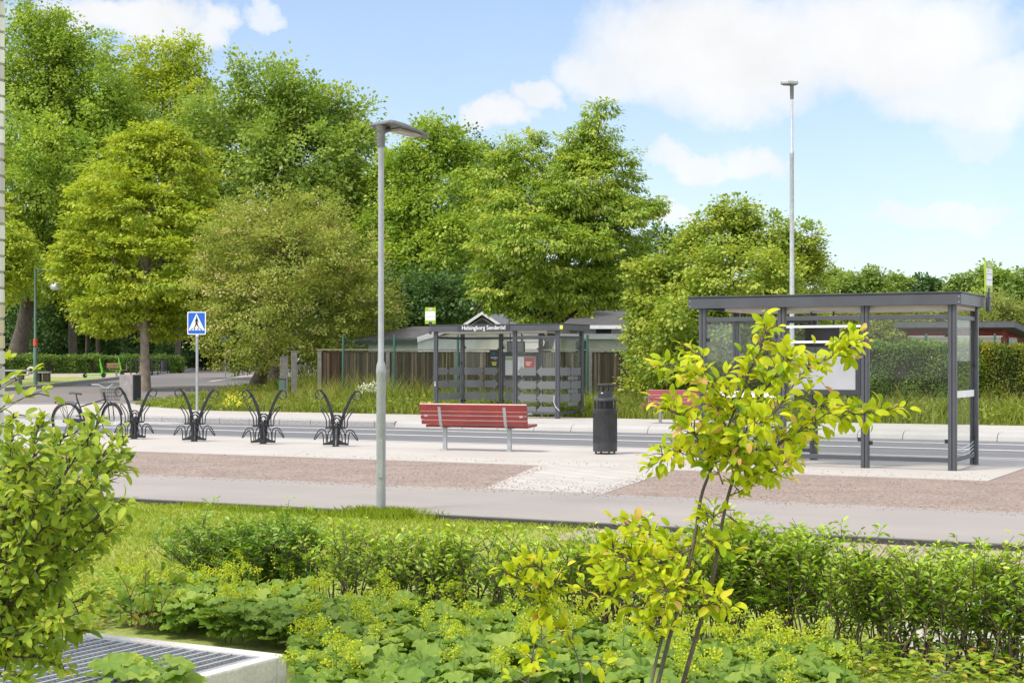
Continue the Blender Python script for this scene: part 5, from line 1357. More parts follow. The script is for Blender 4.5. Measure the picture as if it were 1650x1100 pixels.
GR['dark'] = leaf_mat('dark_leaves', [(0, (0.053, 0.114, 0.038)), (0.5, (0.097, 0.180, 0.053)), (1, (0.155, 0.247, 0.067))], 0.32, 0.5, 0.3)
GR['far'] = leaf_mat('distant_leaves', [(0, (0.14, 0.24, 0.05)), (0.5, (0.24, 0.34, 0.075)), (1, (0.34, 0.42, 0.1))], 0.35, 0.6, 0.2)
GR['willow'] = leaf_mat('willow_leaves', [(0, (0.22, 0.29, 0.07)), (0.5, (0.34, 0.39, 0.11)), (1, (0.46, 0.48, 0.17))], 0.38, 0.5, 0.3)
GR['hedge'] = leaf_mat('hedge_leaves', [(0, (0.07, 0.15, 0.03)), (0.5, (0.14, 0.24, 0.035)), (1, (0.23, 0.33, 0.05))], 0.30, 0.45, 0.35)
GR['thuja'] = leaf_mat('thuja_leaves', [(0, (0.082, 0.129, 0.015)), (0.5, (0.164, 0.211, 0.019)), (1, (0.352, 0.317, 0.025))], 0.30, 0.5, 0.3)

def zg(v): v.z = g(v.y) - .05; return v
GT = 'large trees behind the side road'
def B(px, Y): return zg(W(px, 600, Y))
OK = dict(flat=.75, droop=.1, shell=.35)
tree('oak_tree', 'tallest broad oak at the far left with a thick grey trunk', 'tree', B(21, 110), 110,
     [(60,110,95,95,0),(20,200,90,110,2),(140,150,95,95,1),(110,270,110,95,-3),(35,320,80,80,-1),(150,345,85,70,0),(70,420,95,60,0),(185,230,80,80,2),(20,440,60,50,-4),(95,60,50,45,1)],
     GR['oak2'], M['bark'], 1500, 52, .75, .24, .62, .62, .30, seed=1, **OK)
tree('oak_tree', 'tall tree with open yellowish top behind the lime tree', 'tree', B(200, 118), 118,
     [(215,120,75,60,0),(275,110,65,48,2),(310,130,42,40,2),(240,190,100,80,0),(170,240,85,80,3),(310,230,70,80,2),(250,330,110,80,2),(120,440,100,60,1),(215,450,100,60,4)],
     GR['lime'], M['bark_dark'], 950, 46, .72, .24, .62, .45, .35, seed=2, rough=.4, **OK)
tree('oak_tree', 'large mid-green oak between the lime tree and the lamp post', 'tree', B(440, 88), 88,
     [(430,150,75,60,0),(505,185,70,55,0),(560,190,45,40,1),(395,220,100,80,1),(480,260,105,80,-2),(560,265,60,75,1),(330,230,70,80,2),(420,320,120,70,0),(540,345,80,70,0),(590,330,40,60,0),(380,420,120,90,3),(540,450,100,90,2)],
     GR['oak'], M['bark_dark'], 1300, 50, .66, .22, .62, .42, .32, seed=3, rough=.42, **OK)
tree('lime_tree', 'yellow-green lime tree with pale trunk and hanging leaf tiers beside the side road', 'tree', zg(G(232, 629)), 74,
     [(225,255,58,50,0),(255,235,55,36,0),(180,300,60,60,1),(285,300,60,60,0),(225,340,90,60,-2),(150,375,60,60,0),(305,370,55,60,0),(230,425,110,60,-2),(135,440,48,50,0),(305,440,50,50,0),(205,490,85,45,-1),(265,505,70,35,0),(160,500,45,35,0),(225,400,100,70,2)],
     GR['lime'], M['bark_pale'], 1350, 48, .50, .17, .55, .24, .30, seed=4, flat=.30, droop=.55, shell=.45, outw=.9)
tree('hawthorn_tree', 'dull olive hawthorn with pinkish fading blossom and leaning trunk', 'tree', zg(G(410, 627)), 64,
     [(430,345,70,55,0),(500,365,75,55,0),(395,400,75,60,0),(465,410,95,70,-2),(560,430,70,60,0),(350,450,45,70,0),(420,490,95,70,-2),(520,490,95,70,-1),(600,480,50,55,0),(635,500,34,36,0),(560,555,70,40,0),(460,565,85,40,-1),(380,550,60,50,0),(350,520,45,50,0),(560,500,70,60,2)],
     GR['olive'], M['bark'], 1150, 46, .42, .115, .55, .34, .25, seed=5, flat=.55, droop=.1, shell=.45, rough=.5)
tree('maple_tree', 'bright green round-topped tree right behind the lamp head', 'tree', B(690, 84), 84,
     [(690,235,48,42,0),(735,262,38,40,1),(655,285,55,55,0),(705,330,70,60,-1),(640,370,55,60,0),(690,410,75,60,-2),(740,400,45,70,0),(650,460,70,60,-1),(720,480,70,60,0),(690,520,70,40,0),(620,300,40,50,2),(600,400,50,70,2)],
     GR['oak2'], M['bark_dark'], 1150, 48, .58, .20, .62, .35, .3, seed=6, **OK)
tree('alder_tree', 'darker blue-green tree peeking between the maple and the cherry', 'tree', B(775, 96), 96,
     [(770,260,40,45,0),(800,300,50,60,0),(765,350,40,60,0),(800,420,60,80,0),(770,480,60,60,0)], GR['dark'], M['bark_dark'], 420, 46, .6, .2, .6, .3, .35, seed=7, **OK)
tree('cherry_tree', 'tall spiky-topped cherry tree behind the lettered bus shelter', 'tree', B(856, 61), 61,
     [(968,195,26,30,0),(950,240,45,42,0),(905,245,40,36,0),(985,280,40,48,0),(925,300,62,48,-1),(845,255,44,40,0),(802,292,44,44,0),(860,330,70,46,-1),(955,360,78,48,-1),(1015,335,34,22,0),(1048,334,20,9,0),(800,385,46,46,0),(880,400,85,46,-2),(990,405,52,40,0),(810,450,52,46,0),(905,460,82,44,-1),(985,455,50,36,0),(862,498,42,30,0),(800,462,30,28,0),(900,350,80,70,2)],
     GR['cherry'], M['bark_dark'], 1500, 40, .40, .16, .42, .22, .25, seed=8, flat=.35, droop=.75, shell=.5, rough=.34, outw=.8)
tree('young_tree', 'small bright yellow-green tree under the cherry crown', 'tree', B(912, 70), 70,
     [(905,475,30,26,0),(930,490,26,28,0),(890,505,26,20,0),(915,515,30,20,0)], GR['lime'], M['bark'], 130, 40, .40, .16, .6, .08, .3, seed=9)
tree('hazel_shrub', 'big spreading hazel shrub with thin arching top left of the mast lamp', 'shrub', zg(W(1160, 648, 51)), 51,
     [(1185,345,40,26,0),(1160,385,60,45,0),(1225,385,55,45,0),(1285,400,36,40,0),(1110,430,62,55,0),(1190,450,95,60,-2),(1275,455,52,50,0),(1060,470,48,55,0),(1130,510,95,60,-2),(1230,510,90,55,-1),(1050,540,45,55,0),(1110,575,75,60,-2),(1200,575,90,60,0),(1285,530,50,60,1),(1045,595,35,42,0),(1130,620,80,30,-1),(1310,420,14,30,0)],
     GR['hazel'], M['stem'], 1650, 44, .36, .115, .72, .10, .12, seed=10, flat=.5, droop=.25, shell=.5, rough=.42)
tree('background_tree', 'darker green tree between the cherry and the hazel shrub', 'tree', B(1010, 84), 84,
     [(1065,415,50,45,0),(1010,450,50,50,0),(960,490,60,50,0),(1060,490,60,60,0),(1000,520,80,40,0),(1095,385,26,20,0)], GR['dark'], M['bark_dark'], 420, 46, .55, .2, .6, .25, .3, seed=11, **OK)
tree('background_tree', 'dark green tree low behind the hawthorn and the notice sign', 'tree', B(520, 78), 78,
     [(560,490,70,55,0),(500,530,60,40,0),(620,490,60,50,0),(680,490,60,40,0),(740,475,60,36,0)], GR['dark'], M['bark_dark'], 420, 46, .55, .19, .6, .25, .3, seed=12, **OK)
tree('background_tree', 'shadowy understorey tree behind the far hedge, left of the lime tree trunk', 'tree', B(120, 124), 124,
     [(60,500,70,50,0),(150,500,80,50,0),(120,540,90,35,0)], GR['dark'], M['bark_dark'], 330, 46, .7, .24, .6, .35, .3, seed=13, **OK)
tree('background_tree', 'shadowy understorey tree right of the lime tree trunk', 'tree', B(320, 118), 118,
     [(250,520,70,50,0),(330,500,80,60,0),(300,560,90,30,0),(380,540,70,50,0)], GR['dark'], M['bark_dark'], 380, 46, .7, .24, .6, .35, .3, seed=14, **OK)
tree('lime_tree', 'half-hidden yellow-green lime branch hanging beside the brick corner', 'tree', B(-60, 78), 78,
     [(10,390,36,36,0),(24,430,32,30,0),(-20,420,60,70,0),(-60,330,80,90,2)], GR['lime'], M['bark'], 360, 44, .5, .18, .58, .3, .35, seed=15, flat=.35, droop=.5, shell=.45)
for i, (px, Y, lob, m_, lb, dens) in enumerate([
    (1352, 128, [(1350,470,26,28,0),(1340,450,14,14,0)], 'far', 'small distant tree just right of the mast lamp', 90),
    (1390, 122, [(1385,462,36,22,0),(1410,470,30,20,0),(1370,480,30,16,0),(1405,447,14,12,0)], 'far', 'wide distant tree left over the near shelter roof', 170),
    (1443, 124, [(1445,462,17,16,0),(1440,478,24,12,0)], 'far', 'small round distant tree over the middle of the near shelter roof', 70),
    (1487, 126, [(1484,462,16,14,0),(1503,466,9,9,0),(1490,478,20,10,0)], 'dark', 'dark distant tree above the right end of the near shelter roof', 70),
    (1560, 118, [(1555,466,26,18,0),(1540,475,14,14,0),(1575,480,30,20,0)], 'far', 'low pale distant tree left of the right bus stop flag', 120),
    (1608, 112, [(1606,452,24,26,0),(1620,475,34,30,0),(1595,490,30,20,0)], 'oak', 'distant dark green tree just right of the right bus stop flag', 160),
    (1655, 108, [(1648,462,26,26,0),(1660,490,40,30,0)], 'far', 'yellowish distant tree cut by the right edge of the picture', 130)]):
    tree('distant_tree', lb, 'tree', B(px, Y), Y, lob, GR[m_], M['bark_dark'], dens, 40, .6, .26, .65, .22, .3, group='distant trees on the right', seed=30 + i, flat=.6, shell=.4, rough=.45)
for i, (px, Y, lob, lb) in enumerate([
    (1420, 74, [(1400,525,50,34,0),(1450,520,40,30,0),(1350,530,40,40,0),(1420,545,60,26,0),(1310,520,40,40,1)], 'pale willow bush seen through the near shelter, left of the red shed'),
    (1600, 78, [(1530,508,44,22,0),(1590,503,44,26,0),(1640,512,36,26,0),(1560,530,60,20,0),(1690,510,50,30,0),(1480,515,36,18,0)], 'pale yellowish willow thicket above the red shed roof')]):
    tree('willow_bush', lb, 'shrub', B(px, Y), Y, lob, GR['willow'], M['stem'], 480, 44, .42, .17, .3, .08, .15, group='willow bushes behind the hedge', seed=50 + i, flat=.7, droop=-.3, shell=.5)

# the wood beyond: one mass nobody could count
rng = np.random.default_rng(77)
lob = []
for px in range(-150, 1130, 62):
    for py, ry in ((548, 40), (490, 55), (425, 60)):
        if py < 460 and (px > 760): continue
        Y = 136 + rng.uniform(-4, 6); lob.append((W(px + rng.uniform(-25, 25), py + rng.uniform(-12, 12), Y), (46*Y/F, 2.5, ry*Y/F)))
(V, Fq, rd), _ = foliage(lob, 3400, 26, 1.1, .55, .7, rng, flat=.7, shell=.2)
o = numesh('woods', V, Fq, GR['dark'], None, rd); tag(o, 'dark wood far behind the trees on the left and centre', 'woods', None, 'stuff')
# bare trunks under the canopy
for i, (px, Y, w, py, lb) in enumerate([(117, 113, 13, 300, 'thick dark trunk above the far hedge near the green lamp'), (158, 116, 6, 400, 'slim dark trunk between the green lamp and the lime tree'),
                                 (139, 117, 5, 420, 'very thin dark trunk under the canopy'), (285, 113, 9, 400, 'dark trunk just left of the crossing sign')]):
    b_ = B(px, Y); k = Y/F; t = thing('tree_trunk', lb, 'tree', b_, 0, 'dark trunks behind the far hedge')
    mb = MB(); h = EYE - (py-HY)*k - b_.z
    mb.tube([(0,0,-.2), (.03,0,.6), (rng.uniform(-.2,.2), 0, h*.5), (rng.uniform(-.4,.4), 0, h)], [w*k*.75, w*k*.55, w*k*.45, w*k*.3], 12); mb.build('trunk', M['bark'], t)

# ------------------------------------------------------------------ hedges of the background
def box_hedge(name, label, p0, p1, depth, h, m, n, L, aspect, seed, cat='hedge', bumpy=.06, group=None, stalk=M['stem']):
    rng = np.random.default_rng(seed); p0, p1 = Vector(p0), Vector(p1); d = p1 - p0; d.z = 0; ln = d.length; d.normalize(); nn = Vector((d.y, -d.x, 0))
    t = thing(name, label, cat, (p0.x, p0.y, p0.z), math.atan2(d.y, d.x), group)
    # local: x along, -y to the front
    area = [ln*h, ln*depth, ln*h*.5, depth*h, depth*h]; pr = np.array(area) / sum(area)
    f = rng.choice(5, n, p=pr); u = rng.random(n); v = rng.random(n)
    X = np.where(f < 3, u*ln, np.where(f == 3, 0, ln)); Yy = np.where(f == 0, 0, np.where(f == 1, v*depth, np.where(f == 2, depth, u*depth))); Zz = np.where(f == 1, h, np.where(f < 3, v*h, v*h))
    no = np.array([(0,-1,0),(0,0,1),(0,1,0),(-1,0,0),(1,0,0)], float)[f]
    bu = (fnoise(X*3 + Yy, Zz*3 + Yy*2, seed, 1.0) - .5) * 2 * bumpy * 2
    inw = -np.abs(rng.normal(size=n)) * .10 + bu
    pos = np.column_stack([X, Yy, Zz]) + no * inw[:, None] + rng.normal(size=(n, 3)) * .03
    D = no * .7 + rng.normal(size=(n, 3)) * .6 + np.array([0, 0, .25]); U = no + rng.normal(size=(n, 3)) * .45 + np.array([0, 0, .5])
    Ls = L * (.7 + .6 * rng.random(n)); rd = np.clip(.35*rng.random(n) + .65*fnoise(X*2, Zz*2 + Yy, seed+1, 1.5) + np.where(f == 1, .15, 0), 0, 1)
    V, Fq, rr = leaves(pos, D, U, Ls, Ls*aspect, T_RHOMB, rd)
    numesh('foliage', V, Fq, m, t, rr)
    mb = MB(); x = .2
    while x < ln: mb.tube([(x, depth*.5, -.1), (x + rng.uniform(-.1,.1), depth*.5, h*.6)], [.03, .015], 5); x += .35
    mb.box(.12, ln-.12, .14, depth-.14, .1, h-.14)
    mb.build('stems', M['hedge_core'], t)
    return t
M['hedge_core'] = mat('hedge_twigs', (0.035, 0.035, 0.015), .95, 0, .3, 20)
a = W(1322, 600, 50.0); b = W(1582, 600, 48.6)
box_hedge('clipped_hedge', 'tall dark green clipped hedge seen through the near shelter', (a.x, a.y, 0), (b.x, b.y, 0), 1.2, 2.12, GR['hedge'], 26000, .085, .55, 61, bumpy=.10)
a = W(1583, 600, 48.5); b = W(1800, 600, 47.2)
box_hedge('conifer_hedge', 'yellow-tipped conifer hedge at the right edge', (a.x, a.y, 0), (b.x, b.y, 0), 1.2, 2.02, GR['thuja'], 22000, .10, .35, 62, bumpy=.08)
a = G(-60, 604.5); b = G(288, 600.5)
box_hedge('far_hedge', 'long clipped leafy hedge behind the scooters at the far left', (a.x, a.y+1.5, g(a.y)), (b.x, b.y+1.5, g(b.y)), 1.4, 1.15, GR['hedge'], 26000, .13, .6, 63, bumpy=.12)

# ------------------------------------------------------------------ foreground planting
FG = {}
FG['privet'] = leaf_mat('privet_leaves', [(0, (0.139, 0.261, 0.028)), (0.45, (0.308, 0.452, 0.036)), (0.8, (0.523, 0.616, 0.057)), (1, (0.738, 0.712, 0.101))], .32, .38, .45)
FG['privet_dark'] = leaf_mat('privet_dark_leaves', [(0, (0.092, 0.203, 0.026)), (0.5, (0.198, 0.338, 0.035)), (1, (0.369, 0.485, 0.053))], .30, .38, .45)
FG['sap'] = leaf_mat('sapling_leaves', [(0, (0.229, 0.359, 0.014)), (0.3, (0.396, 0.489, 0.016)), (0.75, (0.605, 0.619, 0.021)), (0.88, (0.687, 0.580, 0.059)), (0.95, (0.709, 0.440, 0.164)), (1, (0.645, 0.340, 0.176))], 0.45, 0.6, 0.2, (1.15, 1.1, .6))
FG['bush'] = leaf_mat('bush_leaves', [(0, (0.116, 0.204, 0.024)), (0.4, (0.242, 0.337, 0.029)), (0.8, (0.394, 0.455, 0.046)), (1, (0.491, 0.486, 0.082))], .42, .55, .22)
FG['mantle'] = leaf_mat('mantle_leaves', [(0, (0.114, 0.218, 0.033)), (0.5, (0.213, 0.326, 0.046)), (1, (0.334, 0.420, 0.073))], .38, .55, .3)
FG['froth'] = leaf_mat('mantle_flowers', [(0, (0.36, 0.47, 0.035)), (0.6, (0.50, 0.57, 0.04)), (1, (0.64, 0.62, 0.05))], .35, .6, .2)
FG['rose'] = leaf_mat('rose_leaves', [(0, (0.176, 0.296, 0.029)), (0.7, (0.351, 0.437, 0.043)), (1, (0.632, 0.406, 0.086))], .4, .5, .3)

# ---- privet hedge: separate stretches of a thin hedge, leaves gathered on whips
def privet(label, s0, s1, t0, h, depth, nst, nlv, m, seed, hfun=None, whips=.5, group='privet plants of the low hedge', low=.25):
    rng = np.random.default_rng(seed)
    o_ = ST((s0+s1)/2, t0, -.06); t = thing('privet_hedge', label, 'hedge', o_, A_ANG, group)
    mb = MB(); P, D, U, Ls, rd = [], [], [], [], []
    hl = (s1 - s0)/2
    for i in range(nst):
        x = rng.uniform(-hl, hl); y = rng.normal()*depth*.35; hh = h * (hfun(x/hl) if hfun else 1) * rng.uniform(.8, 1.05)
        if rng.random() < whips*.12: hh *= 1.22
        lean = np.array([rng.normal()*.13, rng.normal()*.10])
        pts = []; rt = np.array([x*.97 + rng.normal()*.02, y*.5])
        for k in range(6):
            u = k/5; p = rt + lean*u*1.1 + np.array([rng.normal(), rng.normal()])*.012*k; pts.append((p[0], p[1], hh*u - (.05 if k == 0 else 0)))
        mb.tube(pts, [.0065, .0055, .0045, .0036, .0026, .0013], 5)
        # side shoots
        tops = [pts]
        for q in range(rng.integers(2, 5)):
            k = rng.integers(2, 5); b0 = np.array(pts[k]); dd = np.array([rng.normal()*.10, rng.normal()*.10, rng.uniform(.05, .16)])
            sp_ = [tuple(b0 + dd*u + np.array([0,0,.03*u*u])) for u in (0, .35, .7, 1)]; mb.tube(sp_, [.003, .0025, .002, .001], 4); tops.append(sp_)
        for sp_ in tops:
            a_ = np.array(sp_); L_ = len(a_)
            nl = int(nlv * (.9 if sp_ is pts else .55))
            u = rng.random(nl)**(.62 if sp_ is pts else .9); 
            if sp_ is pts: u = np.where(rng.random(nl) < low, rng.uniform(.12, .6, nl), .35 + .65*u)
            k = np.minimum((u*(L_-1)).astype(int), L_-2); f = (u*(L_-1) - k)[:, None]
            c = a_[k]*(1-f) + a_[k+1]*f; ang = rng.uniform(0, 2*PI, nl)
            out = np.column_stack([np.cos(ang), np.sin(ang), rng.uniform(.1, .9, nl)])
            P.append(c + out*.012); D.append(out); U.append(np.column_stack([rng.normal(size=nl)*.5, rng.normal(size=nl)*.5, np.ones(nl)])); Ls.append((.030 + .022*rng.random(nl)))
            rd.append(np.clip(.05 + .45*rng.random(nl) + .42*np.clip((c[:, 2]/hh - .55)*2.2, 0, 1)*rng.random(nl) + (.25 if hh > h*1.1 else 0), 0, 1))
    P, D, U = np.concatenate(P), np.concatenate(D), np.concatenate(U); Ls, rd = np.concatenate(Ls), np.concatenate(rd)
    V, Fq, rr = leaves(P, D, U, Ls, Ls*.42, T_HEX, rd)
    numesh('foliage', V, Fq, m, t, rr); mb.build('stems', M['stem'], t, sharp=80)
def st_of(px, py, z=-.06):
    p = G(px, py, z); return p.dot(AX), p.dot(BX)
# the hedge line: base about (420,955) to (1641,1062)
tH = 8.42
def s_at(px, t=None):
    t = t or tH
    lo, hi = -40., 20.
    for _ in range(50):
        m_ = (lo+hi)/2; p = ST(m_, t); x = CX + F*p.x/p.y
        if x < px: lo = m_
        else: hi = m_
    return lo
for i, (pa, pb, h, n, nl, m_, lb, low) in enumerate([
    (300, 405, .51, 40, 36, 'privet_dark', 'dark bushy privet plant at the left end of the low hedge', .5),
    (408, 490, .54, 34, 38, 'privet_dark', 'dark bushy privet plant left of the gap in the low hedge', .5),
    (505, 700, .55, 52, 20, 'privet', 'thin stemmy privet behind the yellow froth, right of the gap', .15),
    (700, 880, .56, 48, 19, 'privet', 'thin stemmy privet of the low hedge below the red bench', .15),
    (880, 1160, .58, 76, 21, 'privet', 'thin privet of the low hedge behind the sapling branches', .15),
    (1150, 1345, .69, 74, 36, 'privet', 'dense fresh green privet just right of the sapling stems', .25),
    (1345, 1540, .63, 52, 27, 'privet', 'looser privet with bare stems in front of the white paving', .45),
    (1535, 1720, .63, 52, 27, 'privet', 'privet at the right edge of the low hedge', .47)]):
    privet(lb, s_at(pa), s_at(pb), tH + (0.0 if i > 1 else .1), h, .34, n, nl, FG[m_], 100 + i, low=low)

# ---- sapling: stems and branches laid out in space, leaves along the twigs
def branch_plant(name, label, cat, base, segs, Yd, stem_m, leaf_m, lsz, asp, dens, rngseed, rfun, colfun, spread=.02, twig=.10, ntw=3, group=None, stiff=.35):
    rng = np.random.default_rng(rngseed); t = thing(name, label, cat, base, 0, group); off = np.array(base)
    mb = MB(); P, D, U, Ls, rd = [], [], [], [], []
    for (pix, r0, r1, leafy, d0, d1) in segs:
        k = len(pix); pts = [np.array(W(x, y, Yd + d0 + (d1-d0)*i/(k-1))) for i, (x, y) in enumerate(pix)]
        # smooth
        fine = []
        for i in range(k-1):
            for u in (0, .34, .67): fine.append(pts[i]*(1-u) + pts[i+1]*u)
        fine.append(pts[-1])
        for _ in range(2): fine = [fine[0]] + [(fine[i-1] + 2*fine[i] + fine[i+1])/4 for i in range(1, len(fine)-1)] + [fine[-1]]
        a_ = np.array(fine); n_ = len(a_)
        mb.tube([tuple(p - off) for p in a_], [r0 + (r1-r0)*i/(n_-1) for i in range(n_)], 7)
        if leafy <= 0: continue
        lenb = np.linalg.norm(np.diff(a_, axis=0), axis=1).sum()
        def put(c, dirv, last):
            out = np.array(dirv); P.append(c); D.append(out); U.append(np.array([rng.normal()*.5, rng.normal()*.5 - .45, .85])); Ls.append(lsz*rng.uniform(.7, 1.25)*(1 if not last else .8)); rd.append(colfun(rng, last))
        nt_ = max(1, int(lenb*leafy*dens))
        for _ in range(nt_):
            u = rng.random()**.85 * (n_-1) * .999; i = int(u); c = a_[i]*(1-(u-i)) + a_[i+1]*(u-i); ax = nrm(a_[i+1]-a_[i])
            dv = nrm(rng.normal(size=3)*np.array([1, 1, .7]) + ax*.7 + np.array([0, 0, .25])); ln = twig*rng.uniform(.3, 1.2)
            e = c + dv*ln; mid = c + dv*ln*.5 + np.array([0, 0, .008])
            mb.tube([tuple(c-off), tuple(mid-off), tuple(e-off)], [.0028, .002, .0012], 4)
            for q in range(ntw):
                w = (q+1)/ntw; pc = c + (e-c)*w; sd = nrm(np.cross(dv, rng.normal(size=3)))
                ld = nrm(dv*.55 + sd*(1.0 if q < ntw-1 else .25)*(1 if q % 2 else -1) + np.array([0, 0, rng.uniform(-.45, .35)]))
                put(pc + ld*.012, ld, q == ntw-1)
        for q in range(4):                                        # tip rosette
            ld = nrm(nrm(a_[-1]-a_[-2])*.9 + rng.normal(size=3)*.5); put(a_[-1], ld, True)
    P, D, U = np.array(P), np.array(D), np.array(U); Ls, rd = np.array(Ls), np.array(rd)
    V, Fq, rr = leaves(P - off, D, U, Ls, Ls*asp, T_OVATE, rd)
    numesh('foliage', V, Fq, leaf_m, t, rr, smooth=True); mb.build('stems', stem_m, t, sharp=80)
    return t
YS = 6.2
def sapcol(rng, last):
    if last and rng.random() < .14: return rng.uniform(.88, 1.0)
    if rng.random() < .015: return rng.uniform(.88, .97)
    return np.clip(rng.normal(.46, .24), 0, .84)
seg = []
def S_(pix, r0, r1, leafy=1.0, d0=0., d1=0.): seg.append((pix, r0*.85, r1*.85, leafy, d0, d1))
S_([(1058,1108),(1075,1040),(1100,950),(1120,870),(1128,800),(1140,770)], .011, .007, 0, 0, 0)
S_([(1098,1108),(1120,1030),(1150,930),(1160,860),(1172,800),(1190,745)], .012, .007, 0, .1, .1)
S_([(1048,1108),(1062,1040),(1090,960)], .008, .006, 0, -.1, 0)
S_([(1140,770),(1160,720),(1180,670),(1205,610),(1222,565),(1236,525)], .007, .002, 1.05, 0, -.05)
S_([(1190,745),(1220,700),(1260,650),(1290,600),(1330,580),(1375,556)], .007, .002, 1.1, .1, .25)
S_([(1290,640),(1330,655),(1370,668),(1400,668),(1432,660)], .004, .0015, 1.0, .15, .3)
S_([(1200,740),(1250,720),(1300,690),(1340,660)], .005, .002, 1.2, .1, .0)
S_([(1150,745),(1120,700),(1100,672),(1075,660)], .005, .0015, 1.25, 0, -.2)
S_([(1145,760),(1110,735),(1085,722),(1062,740)], .004, .0015, 1.2, 0, .2)
S_([(1170,690),(1150,640),(1140,600),(1120,570)], .004, .0015, 1.1, 0, .15)
S_([(1180,660),(1150,620),(1100,600),(1068,590)], .003, .0015, .8, 0, -.15)
S_([(1200,700),(1220,640),(1250,610),(1275,570)], .004, .0015, 1.1, 0, -.2)
S_([(1190,740),(1210,760),(1240,765),(1270,745)], .004, .0015, 1.2, .1, -.1)
S_([(1180,760),(1180,730),(1200,690),(1230,680)], .004, .0015, 1.25, .1, -.3)
S_([(1165,780),(1150,740),(1160,700),(1150,670)], .004, .0015, 1.2, .1, .3)
S_([(1172,800),(1195,790),(1215,780),(1225,775)], .003, .0012, .8, .1, .0)
S_([(1205,735),(1235,745),(1265,735),(1285,700)], .003, .0012, .8, .1, .2)
S_([(1100,950),(1060,990),(1020,975),(960,958),(900,955),(860,938),(826,930)], .006, .0018, .55, 0, -.2)
S_([(905,955),(880,925),(860,905)], .003, .0012, 1.50, -.15, -.2)
S_([(860,940),(880,965),(870,985)], .003, .0012, .9, -.15, -.1)
S_([(1118,880),(1080,905),(1040,915),(1000,895),(975,870)], .006, .0018, 1.65, 0, -.1)
S_([(1110,905),(1090,880),(1060,865),(1020,850)], .004, .0014, 1.72, 0, .15)
S_([(1040,915),(1010,935),(985,925),(965,905)], .003, .0012, 1.72, 0, .1)
S_([(1130,860),(1150,880),(1165,900),(1150,880)], .003, .0012, .8, 0, .0)
S_([(1095,960),(1110,980),(1140,975),(1160,965)], .004, .0014, 1.0, 0, -.1)
S_([(1090,970),(1060,1000),(1050,1015)], .003, .0012, 1.0, 0, -.1)
S_([(1120,950),(1090,945),(1060,955)], .003, .0012, 1.2, 0, -.2)
S_([(940,1108),(930,1050),(910,1010),(880,990)], .004, .0014, .6, -.2, -.1)
S_([(850,1108),(855,1060),(880,1020)], .004, .0014, .7, -.3, -.2)
S_([(1130,870),(1145,840),(1160,820),(1190,845)], .003, .0012, .7, 0, 0)
bS = W(1075, 1180, YS); bS.z = -.06
branch_plant('sapling', 'yellow-green multi-stemmed sapling with orange-tipped young leaves in front of the hedge', 'sapling', bS, seg, YS, M['sap_stem'], FG['sap'], .053, .47, 66, 201, None, sapcol, ntw=4, twig=.085)

# ---- left leafy bush
seg = []
rng = np.random.default_rng(303)
def bushcol(r, last): return np.clip(r.normal(.42 + (.28 if last else 0), .2), 0, 1)
tips = [(200,745),(205,800),(190,850),(150,690),(115,672),(70,665),(25,660),(180,715),(160,770),(130,830),(165,880),(140,920),(95,700),(60,720),(20,705),(110,770),(70,800),(30,780),(120,860),(80,880),(40,860),(10,830),(100,930),(55,940),(20,920),(80,985),(110,1010),(30,1000),(60,1050),(20,1080),(140,985),(5,740),(90,1060),(-10,1040),(45,740),(85,745),(135,735),(15,760),(55,770),(100,810),(150,800),(-5,880),(65,910),(120,900),(10,960),(168,668),(190,700),(205,722),(100,1045),(130,1020),(65,1015),(112,1080),(40,1090),(150,960)]
for i, (x, y) in enumerate(tips):
    x = x*.97 - 3; y = y + max(0, (900 - y))*.055
    bx, by = -25 + rng.uniform(-25, 25), 1090 - 120*rng.random()
    mx, my = bx + (x-bx)*.45, by + (y-by)*.55
    d1 = rng.uniform(-.55, .55)
    S_([(bx, by), (mx - 8, my + 10), ((mx+x)/2, (my+y)/2 + 4), (x, y)], .006, .0018, .95, d1*.3, d1)
bL = W(-30, 1150, 5.6); bL.z = -.06
S_([(-28,1180),(-25,1090),(20,1000),(60,900)], .014, .006, 0, 0, 0)
branch_plant('leafy_bush', 'large light green leafy bush filling the lower left corner', 'bush', bL, seg, 5.6, M['bark_dark'], FG['bush'], .045, .45, 50, 301, None, bushcol, twig=.065, ntw=4)
seg = []
for (x, y, d) in ((52,600,0),(70,628,.1),(25,606,.2),(14,580,0),(40,640,.1),(10,650,0)): S_([(-70, y+70),(-30, y+45),((x-30)//2, y+20),(x, y)], .0022, .0010, .8, 0, d)
bT = W(-70, 1150, 4.6); bT.z = -.06
S_([(-70,1300),(-72,900),(-60,700)], .008, .004, 0, 0, 0)
branch_plant('leafy_sprig', 'light green leafy sprig poking in from the left edge above the bush', 'bush', bT, seg, 4.6, M['bark_dark'], FG['bush'], .046, .48, 9, 302, None, bushcol, twig=.06, ntw=2)

# ---- small red-stemmed rose shrub
seg = []
rng = np.random.default_rng(404)
for (x, y) in ((235,900),(262,918),(190,920),(210,945),(290,935),(180,965),(255,955),(230,985),(160,990)):
    S_([(235 + rng.uniform(-25,25), 1010),(235*.5+x*.5, 1010*.45+y*.55),(x, y)], .003, .0012, .9, rng.uniform(-.3,.3), rng.uniform(-.4,.4))
bR = W(235, 1010, 8.6); bR.z = -.06
branch_plant('rose_shrub', 'small straggly shrub with thin red stems behind the grated shaft', 'shrub', bR, seg, 8.6, M['stem_red'], FG['rose'], .055, .5, 9, 401, None, lambda r, l: np.clip(r.normal(.4, .25), 0, 1), twig=.09, ntw=4)

